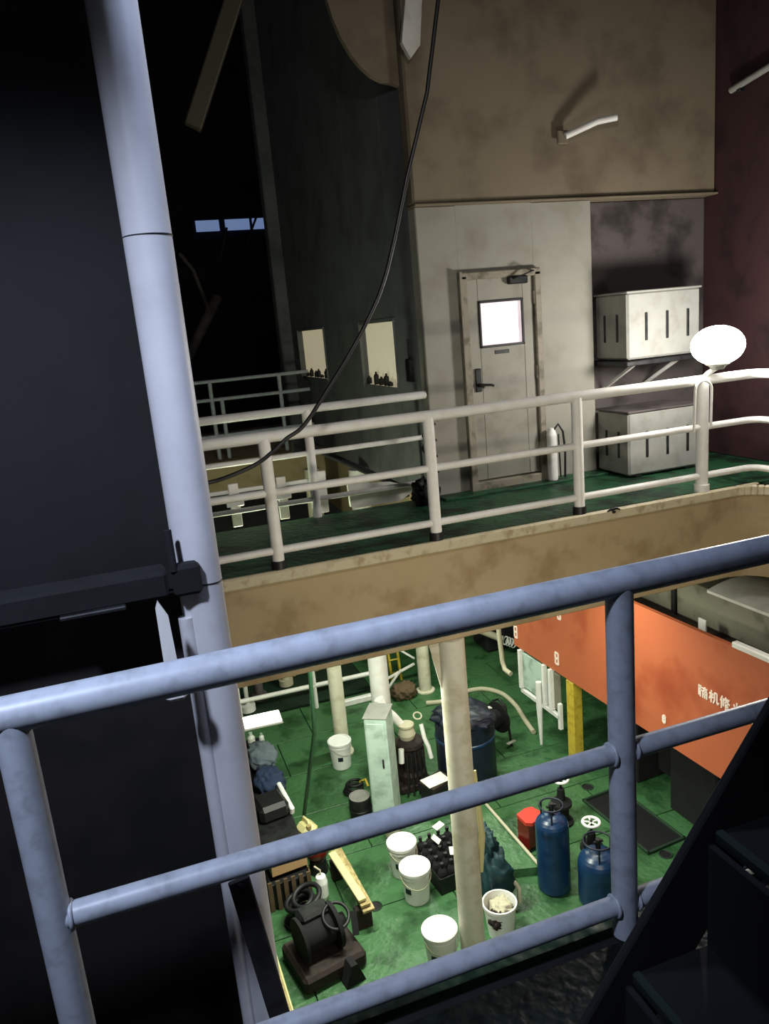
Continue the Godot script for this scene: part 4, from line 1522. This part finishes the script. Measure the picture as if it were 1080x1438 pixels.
	st = S()
	lathe(st, Vector3(-0.22, 0.34, 0), [Vector2(0, 0), Vector2(0.20, 0), Vector2(0.20, 0.03), Vector2(0.13, 0.04), Vector2(0.13, 0.32), Vector2(0.21, 0.33), Vector2(0.21, 0.37), Vector2(0.07, 0.38), Vector2(0.07, 0.46), Vector2(0, 0.46)], 28, Basis(Vector3.FORWARD, PI / 2))
	part("drum", st, M.black_iron, t)
	st = S()
	ring(st, Vector3(0.14, 0.47, 0.06), 0.12, 0.016, Basis(Vector3.RIGHT, 0.5))
	part("handwheel", st, M.dark_steel, t)
	st = S()
	box(st, Vector3(-0.02, 0.46, -0.10), Vector3(0.30, 0.14, 0.18), 0.03)
	part("gearbox", st, M.dark_steel, t)
	st = S()
	bar(st, Vector3(0.30, 0.20, 0.10), Vector3(0.35, 0.36, -0.02), 0.06, 0.04)
	part("lever", st, M.black_iron, t)
	st = S()
	prism(st, [Vector2(-0.10, 0), Vector2(0.10, 0), Vector2(0.03, 0.20), Vector2(-0.03, 0.20)], 0.12, Vector3(0.12, 0, 0.34))
	part("foot", st, M.black_iron, t)
	# bundle of pale planks beside
	t = thing("plank_stack", "stack of pale yellowed planks lying beside the dark winch", "planks", Vector3(1.44, F, -6.62), 0.05)
	for k in 3:
		st = S()
		box(st, Vector3(-0.03 * k, 0.25 + 0.045 * k, 0.02 * k), Vector3(0.12 - 0.02 * k, 0.03, 1.0 - 0.1 * k), 0.004, Basis(Vector3.UP, 0.03 * k))
		part("plank", st, M.wood if k != 2 else M.pale_yellow, t)
	for z in [-0.38, 0.38]:
		st = S()
		box(st, Vector3(-0.03, 0.115, z), Vector3(0.16, 0.23, 0.08), 0.006)
		part("bearer", st, M.rust_steel, t)
	# timber plank leaning by the pipe
	t = thing("timber_plank", "single timber plank with pale edge lying close to the white pipe", "plank", Vector3(0.46, F, -5.85))
	st = S()
	bar(st, Vector3(0.0, 0.30, -0.48), Vector3(0.03, 0.24, 0.62), 0.09, 0.04)
	part("board", st, M.wood, t)
	st = S()
	bar(st, Vector3(0.052, 0.30, -0.46), Vector3(0.082, 0.24, 0.60), 0.016, 0.044)
	part("edge", st, M.pale_yellow, t)
	for z in [-0.35, 0.45]:
		st = S()
		box(st, Vector3(0.0, 0.12, z), Vector3(0.16, 0.24, 0.08), 0.006)
		part("bearer", st, M.rust_steel, t)
	# green hose hanging from above
	st = S()
	tube(st, [Vector3(1.30, -0.84, -6.80), Vector3(1.33, -1.6, -6.95), Vector3(1.36, -2.4, -7.25), Vector3(1.28, -3.2, -7.6), Vector3(1.22, -3.8, -7.85), Vector3(1.12, F + 0.02, -7.9)], 0.022, 12)
	tag(part("hanging_hose", st, M.hose_green), "dark green hose hanging from the far deck to the lower deck", "hose")

func rear_gear() -> void:
	var F := FLOOR
	# white railing at the edge of the lower deck
	var t := thing("deck_railing", "low white railing at the back edge of the lower deck", "railing", Vector3(0, F, -10.85))
	var st := S()
	tube(st, [Vector3(0.2, 0.40, 0), Vector3(3.1, 0.36, 0)], 0.036, 12)
	part("middle_rail", st, M.white_paint, t)
	st = S()
	tube(st, [Vector3(0.2, 1.0, 0), Vector3(3.1, 1.0, 0)], 0.036, 12)
	part("top_rail", st, M.white_paint, t)
	for x in [0.95, 2.12, 3.06]:
		st = S()
		tube(st, [Vector3(x, 0, 0), Vector3(x, 1.0, 0)], 0.034, 12)
		part("post", st, M.white_paint, t)
	st = S()
	box(st, Vector3(2.75, FLOOR + 0.05, -10.68), Vector3(0.75, 0.10, 0.09), 0.015)
	tag(part("kerb_stone", st, M.white_paint), "white kerb bar on the deck between two columns", "kerb")
	# pipes and blocks behind the railing
	for k in 3:
		t = thing("vent_pipe", ["pale vent pipe closest to the tall white pipe", "grey vent pipe, thicker, behind the low white railing", "pale vent pipe standing before the brown crates"][k], "pipe", [Vector3(1.12, F, -11.3), Vector3(1.36, F, -11.6), Vector3(1.86, F, -11.9)][k], 0.0, "vent pipes behind the low railing")
		st = S()
		tube(st, [Vector3(0, 0, 0), Vector3(0, [0.85, 1.3, 0.95][k], 0)], [0.035, 0.07, 0.07][k], 14)
		part("pipe_wall", st, [M.white_paint, M.dim_wall, M.rope_pale][k], t)
		st = S()
		lathe(st, Vector3(0, 0, 0), [Vector2(0, 0), Vector2(0.12, 0), Vector2(0.12, 0.10), Vector2(0, 0.11)], 16)
		part("flange", st, [M.bucket_plastic, M.dim_wall, M.rope_pale][k], t)
	for k in 2:
		t = thing("wooden_case", ["brown wooden case behind the low railing, beside pale vent pipe", "brown wooden case behind the low railing, beside slim column"][k], "case", [Vector3(2.25, F, -12.4), Vector3(2.85, F, -12.5)][k], 0.0, "brown cases behind the low railing")
		st = S()
		box(st, Vector3(0, 0.36, 0), Vector3(0.50, 0.70, 0.5), 0.01)
		part("body", st, M.brown_block, t)
		st = S()
		for x in [-0.2, 0.2]:
			box(st, Vector3(x, 0.36, 0.26), Vector3(0.06, 0.72, 0.02), 0.004)
		part("batten", st, M.wood, t)
	# dark machinery between
	st = S()
	box(st, Vector3(3.75, F + 0.8, -12.7), Vector3(1.0, 1.6, 0.8), 0.03)
	tag(part("dark_casing", st, M.black_iron), "black machinery casing behind the low railing", "machine")
	# yellow ladder with white cross braces
	t = thing("ladder", "small yellow ladder standing behind white cross braces", "ladder", Vector3(3.52, F, -11.1))
	for x in [-0.06, 0.10]:
		st = S()
		bar(st, Vector3(x, 0.0, 0), Vector3(x - 0.02, 0.95, -0.1), 0.04, 0.05, Vector3(0, 0, 1))
		part("rail", st, M.yellow_paint, t)
	for k in 4:
		st = S()
		tube(st, [Vector3(-0.07, 0.15 + 0.22 * k, -0.02 * k), Vector3(0.09, 0.15 + 0.22 * k, -0.02 * k)], 0.014, 8)
		part("rung", st, M.yellow_paint, t)
	t = thing("brace_frame", "white cross braced frame joining column and yellow ladder", "frame", Vector3(3.25, F, -10.75))
	st = S()
	bar(st, Vector3(-0.1, 0.78, 0), Vector3(0.72, 0.78, 0), 0.05, 0.06)
	part("top_bar", st, M.white_paint, t)
	st = S()
	bar(st, Vector3(0.02, 0.25, 0), Vector3(0.50, 0.40, 0), 0.03, 0.035)
	part("middle_bar", st, M.white_paint, t)
	st = S()
	bar(st, Vector3(0.02, 0.10, 0.02), Vector3(0.26, 0.36, 0.02), 0.03, 0.03)
	bar(st, Vector3(0.24, 0.72, 0.02), Vector3(0.50, 0.50, 0.02), 0.03, 0.03)
	part("diagonal", st, M.white_paint, t)
	st = S()
	bar(st, Vector3(0.0, 0, 0), Vector3(0.0, 0.78, 0), 0.04, 0.04)
	part("upright", st, M.white_paint, t)
	st = S()
	lump(st, Vector3(0, 0.10, 0), Vector3(0.19, 0.12, 0.15), 0.5, 61)
	var o := part("scrap_heap", st, M.brown_block)
	o.position = Vector3(3.46, F, -10.52)
	tag(o, "brown heap of rags at the foot of the yellow ladder", "rags")
	# windlass at the far right with a pale pipe
	t = thing("windlass", "dark windlass with pale pipe arm behind the cream column", "windlass", Vector3(5.65, F, -11.6))
	st = S()
	box(st, Vector3(0, 0.25, 0), Vector3(0.7, 0.5, 0.6), 0.04)
	part("bed", st, M.black_iron, t)
	st = S()
	lathe(st, Vector3(-0.35, 0.62, 0), [Vector2(0, 0), Vector2(0.22, 0), Vector2(0.22, 0.05), Vector2(0.14, 0.06), Vector2(0.14, 0.6), Vector2(0.22, 0.62), Vector2(0.22, 0.67), Vector2(0, 0.67)], 24, Basis(Vector3.FORWARD, PI / 2))
	part("drum", st, M.dark_steel, t)
	st = S()
	tube(st, [Vector3(-0.75, 0.62, 0.2), Vector3(-0.15, 0.30, 0.5)], 0.06, 12)
	part("pipe_arm", st, M.rope_pale, t)
	st = S()
	for k in 4:
		ring(st, Vector3(-0.10 + 0.05 * k, 0.27 - 0.03 * k, 0.52), 0.07, 0.012, Basis(Vector3.FORWARD, -1.1), 16)
	part("gland_rings", st, M.bucket_plastic, t)
	st = S()
	lump(st, Vector3(0.05, 0.92, 0.05), Vector3(0.18, 0.10, 0.12), 0.5, 71)
	part("rag", st, M.bucket_plastic, t)
	t = thing("bent_pipe", "pale bent pipe hanging beside the white framed panel", "pipe", Vector3(4.56, FLOOR, -9.14))
	st = S()
	tube(st, [Vector3(0.0, 1.62, -0.16), Vector3(0.0, 1.25, -0.16), Vector3(0.0, 0.86, -0.10), Vector3(0.0, 0.76, -0.04), Vector3(0.02, 0.74, 0.10)], 0.035, 12)
	part("pipe_wall", st, M.rope_pale, t)
	st = S()
	lathe(st, Vector3(0.0, 1.60, -0.16), [Vector2(0, 0), Vector2(0.05, 0), Vector2(0.05, 0.06), Vector2(0, 0.06)], 14)
	part("cap", st, M.white_paint, t)

# ---------------------------------------------------------------- upper details
func details() -> void:
	var st: SurfaceTool
	var t: Node3D
	# outdoor units
	for k in 2:
		t = thing("outdoor_unit", ["white boxed outdoor unit hanging on the wall bracket", "white boxed outdoor unit standing on the green deck"][k], "outdoor unit", [Vector3(5.02, 1.14, -6.55), Vector3(4.98, 0.02, -6.50)][k], 0.0, "outdoor units in the recess")
		var w := 0.84
		var h := 0.62
		st = S()
		box(st, Vector3(0, h / 2, 0), Vector3(w, h, 0.52), 0.02)
		part("casing", st, M.ac_paint, t)
		for i in 3:
			st = S()
			box(st, Vector3(-0.21 + 0.24 * i, h * 0.48, 0.262), Vector3(0.030, 0.26, 0.012), 0.006)
			part("vent_slot", st, M.dark_steel, t)
		for i in 2:
			st = S()
			box(st, Vector3(-w / 2 - 0.002, h * 0.48, -0.10 + 0.2 * i), Vector3(0.012, 0.26, 0.03), 0.006)
			part("vent_slot", st, M.dark_steel, t)
		st = S()
		box(st, Vector3(0, h + 0.004, 0), Vector3(w + 0.02, 0.02, 0.54), 0.006)
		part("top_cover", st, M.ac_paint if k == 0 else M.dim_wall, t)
		if k == 1:
			for s in [-0.3, 0.3]:
				st = S()
				box(st, Vector3(s, -0.005, 0), Vector3(0.08, 0.03, 0.5), 0.004)
				part("foot", st, M.rubber, t)
	t = thing("wall_bracket", "dark angle bracket under the hanging outdoor unit", "bracket", Vector3(5.02, 1.12, -6.6))
	st = S()
	box(st, Vector3(0, -0.015, 0.05), Vector3(0.92, 0.045, 0.60), 0.006)
	part("shelf", st, M.dark_steel, t)
	for x in [-0.3, 0.2]:
		st = S()
		bar(st, Vector3(x, -0.30, -0.29), Vector3(x, -0.03, 0.25), 0.03, 0.03)
		part("strut", st, M.white_paint, t)
	# hydrant stubs to the right of the door
	t = thing("hydrant_hose", "white hydrant cylinder with dark hose beside the door foot", "hydrant", Vector3(3.97, 0.02, -6.62))
	st = S()
	lathe(st, Vector3(-0.03, 0, 0), [Vector2(0, 0), Vector2(0.045, 0), Vector2(0.05, 0.02), Vector2(0.05, 0.46), Vector2(0.03, 0.52), Vector2(0, 0.53)], 20)
	part("cylinder", st, M.white_paint, t)
	st = S()
	tube(st, [Vector3(-0.02, 0.50, 0.02), Vector3(0.03, 0.56, 0.03), Vector3(0.08, 0.48, 0.03), Vector3(0.10, 0.30, 0.03), Vector3(0.09, 0.02, 0.03)], 0.011, 8)
	part("hose", st, M.rubber, t)
	st = S()
	tube(st, [Vector3(0.035, 0.46, 0.02), Vector3(0.04, 0.03, 0.03)], 0.008, 8)
	part("rod", st, M.dark_steel, t)
	# dark jagged stand at the house corner
	t = thing("coiled_line", "dark knotted line hanging at the corner left of the white wall", "rope", Vector3(2.62, 0.0, -6.62))
	st = S()
	var rng := RandomNumberGenerator.new()
	rng.seed = 15
	var pts := []
	for i in 14:
		pts.append(Vector3(rng.randf_range(-0.04, 0.04), 0.82 - 0.06 * i, rng.randf_range(-0.03, 0.03)))
	tube(st, pts, 0.030, 10)
	part("hank", st, M.rubber, t)
	st = S()
	for i in 5:
		var y := 0.12 + 0.15 * i
		tube(st, [Vector3(0.0, y, 0.0), Vector3(0.09, y + 0.02, 0.02)], 0.012, 6)
	part("knots", st, M.rubber, t)
	st = S()
	lump(st, Vector3(-0.05, 0.10, 0), Vector3(0.12, 0.14, 0.12), 0.5, 17)
	part("coil", st, M.rubber, t)
	# white rack with plates behind the second railing
	t = thing("white_rack", "low white rack with square plates behind the second railing", "rack", Vector3(0.95, 0.0, -6.95))
	for y in [0.14, 0.33]:
		st = S()
		bar(st, Vector3(-0.6, y, 0), Vector3(0.75, y - 0.01, 0), 0.03, 0.035)
		part("bar", st, M.white_paint, t)
	for x in [-0.48, -0.12, 0.32, 0.70]:
		st = S()
		box(st, Vector3(x, 0.20, 0.02), Vector3(0.09, 0.40, 0.03), 0.006)
		part("plate", st, M.white_paint, t)
	for x in [-0.12, 0.32]:
		st = S()
		box(st, Vector3(x, 0.24, 0.035), Vector3(0.16, 0.10, 0.02), 0.006)
		part("cross_plate", st, M.white_paint, t)
	# white pointed panel lying by the side wall
	st = S()
	prism(st, [Vector2(-0.32, 0.02), Vector2(-0.27, 0.0), Vector2(0.18, 0.0), Vector2(0.30, 0.06), Vector2(0.33, 0.12), Vector2(0.10, 0.20), Vector2(-0.32, 0.24)], 0.05, Vector3(2.22, -0.0, -6.9), Basis(Vector3.RIGHT, -0.15))
	tag(part("boat_board", st, M.cover_cloth), "pale pointed board leaning beside the second railing", "board")
	# dark pipe slanting behind the second railing
	t = thing("slanting_pipe", "dark pipe slanting down behind the second railing to the house wall", "pipe", Vector3(1.7, 0.0, -7.05))
	st = S()
	tube(st, [Vector3(-0.15, 0.66, 0), Vector3(0.85, 0.06, 0.0)], 0.030, 12)
	part("pipe_wall", st, M.black_iron, t)
	st = S()
	box(st, Vector3(-0.18, 0.64, 0), Vector3(0.16, 0.18, 0.10), 0.01)
	part("elbow_box", st, M.black_iron, t)
	st = S()
	tube(st, [Vector3(0.82, 0.0, 0), Vector3(0.82, 0.1, 0)], 0.04, 10)
	part("foot", st, M.black_iron, t)
	# small dark box on the side wall
	t = thing("switch_box", "small dark switch box on the house side wall beside the corner", "switch", Vector3(2.70, 1.22, -7.12))
	st = S()
	box(st, Vector3(0, 0, 0), Vector3(0.06, 0.22, 0.10), 0.008)
	part("case", st, M.dark_steel, t)
	st = S()
	tube(st, [Vector3(0, 0.11, 0), Vector3(0.0, 0.3, 0)], 0.010, 8)
	part("cable_entry", st, M.dark_steel, t)
	# two pale streaks high on the walls, built as short pipes
	t = thing("wall_pipe", "short pale pipe end sticking out of the brown upper wall", "pipe", Vector3(4.45, 3.22, -6.70))
	st = S()
	tube(st, [Vector3(-0.23, -0.02, 0.05), Vector3(0.05, 0.08, 0.14), Vector3(0.22, 0.10, 0.2)], 0.030, 12)
	part("pipe_wall", st, M.white_paint, t)
	st = S()
	box(st, Vector3(-0.23, -0.02, 0.01), Vector3(0.12, 0.12, 0.03), 0.01)
	part("flange", st, M.upper_paint, t)
	t = thing("wall_pipe", "pale pipe fixed on the maroon wall at the top", "pipe", Vector3(5.96, 3.55, -6.2))
	st = S()
	tube(st, [Vector3(0, 0, -0.3), Vector3(0, 0.12, 0.6)], 0.03, 12)
	part("pipe_wall", st, M.ac_paint, t)
	st = S()
	box(st, Vector3(0.02, 0.0, -0.2), Vector3(0.06, 0.08, 0.05), 0.006)
	box(st, Vector3(0.02, 0.08, 0.35), Vector3(0.06, 0.08, 0.05), 0.006)
	part("saddles", st, M.dark_steel, t)
	# black cable slung from above to the tall pipe
	st = S()
	var cp := [Vector3(2.16, 3.75, -4.6), Vector3(2.10, 3.46, -4.6), Vector3(1.99, 2.97, -4.6), Vector3(1.82, 2.5, -4.6), Vector3(1.57, 1.82, -4.6), Vector3(1.09, 1.18, -4.6), Vector3(0.90, 1.04, -4.6), Vector3(0.71, 0.93, -4.55), Vector3(0.45, 0.87, -4.5), Vector3(0.2, 0.90, -4.3)]
	var cv := Curve3D.new()
	for i in cp.size():
		var dd: Vector3 = (cp[mini(i + 1, cp.size() - 1)] - cp[maxi(i - 1, 0)]) * 0.16
		cv.add_point(cp[i], -dd, dd)
	var bp := []
	for p in cv.tessellate(4, 3):
		bp.append(p)
	tube(st, bp, 0.0125, 10)
	tag(part("slung_cable", st, M.cable_black), "thin black cable slung from above across the deckhouse", "cable")
	t = thing("unseen_well_lamp", "unseen small round lamp behind the far deck, lighting the house side wall", "lamp", Vector3(1.0, -0.62, -7.02))  # out of view, body of the lamp that lights the side wall
	st = S()
	lathe(st, Vector3(0, 0, 0.17), [Vector2(0, 0), Vector2(0.09, 0), Vector2(0.09, -0.04), Vector2(0, -0.04)], 20, Basis(Vector3.RIGHT, PI / 2))
	box(st, Vector3(0, 0, 0.13), Vector3(0.1, 0.1, 0.08), 0.01)
	part("base", st, M.ac_paint, t)
	st = S()
	var pf := []
	for i in 11:
		var a := -PI / 2 + PI * i / 10
		pf.append(Vector2(0.09 * cos(a), 0.10 * sin(a)))
	lathe(st, Vector3(), pf, 20)
	part("globe", st, M.tube_glow, t)
	# fittings of the unseen strip lamps that light the lower deck
	for d in [[Vector3(1.55, -0.895, -6.1), "unseen strip lamp under the far deck, left of the column"], [Vector3(3.7, -0.895, -6.4), "unseen strip lamp under the far deck, above the cylinders"], [Vector3(3.6, -0.895, -9.6), "unseen strip lamp under the deckhouse"]]:
		t = thing("unseen_strip_lamp", d[1], "lamp", d[0])
		st = S()
		box(st, Vector3(0, 0.03, 0), Vector3(1.26, 0.04, 0.16), 0.006)
		part("tray", st, M.ac_paint, t)
		st = S()
		box(st, Vector3(0, -0.005, 0), Vector3(1.2, 0.03, 0.12), 0.01)
		part("tube", st, M.tube_glow, t)
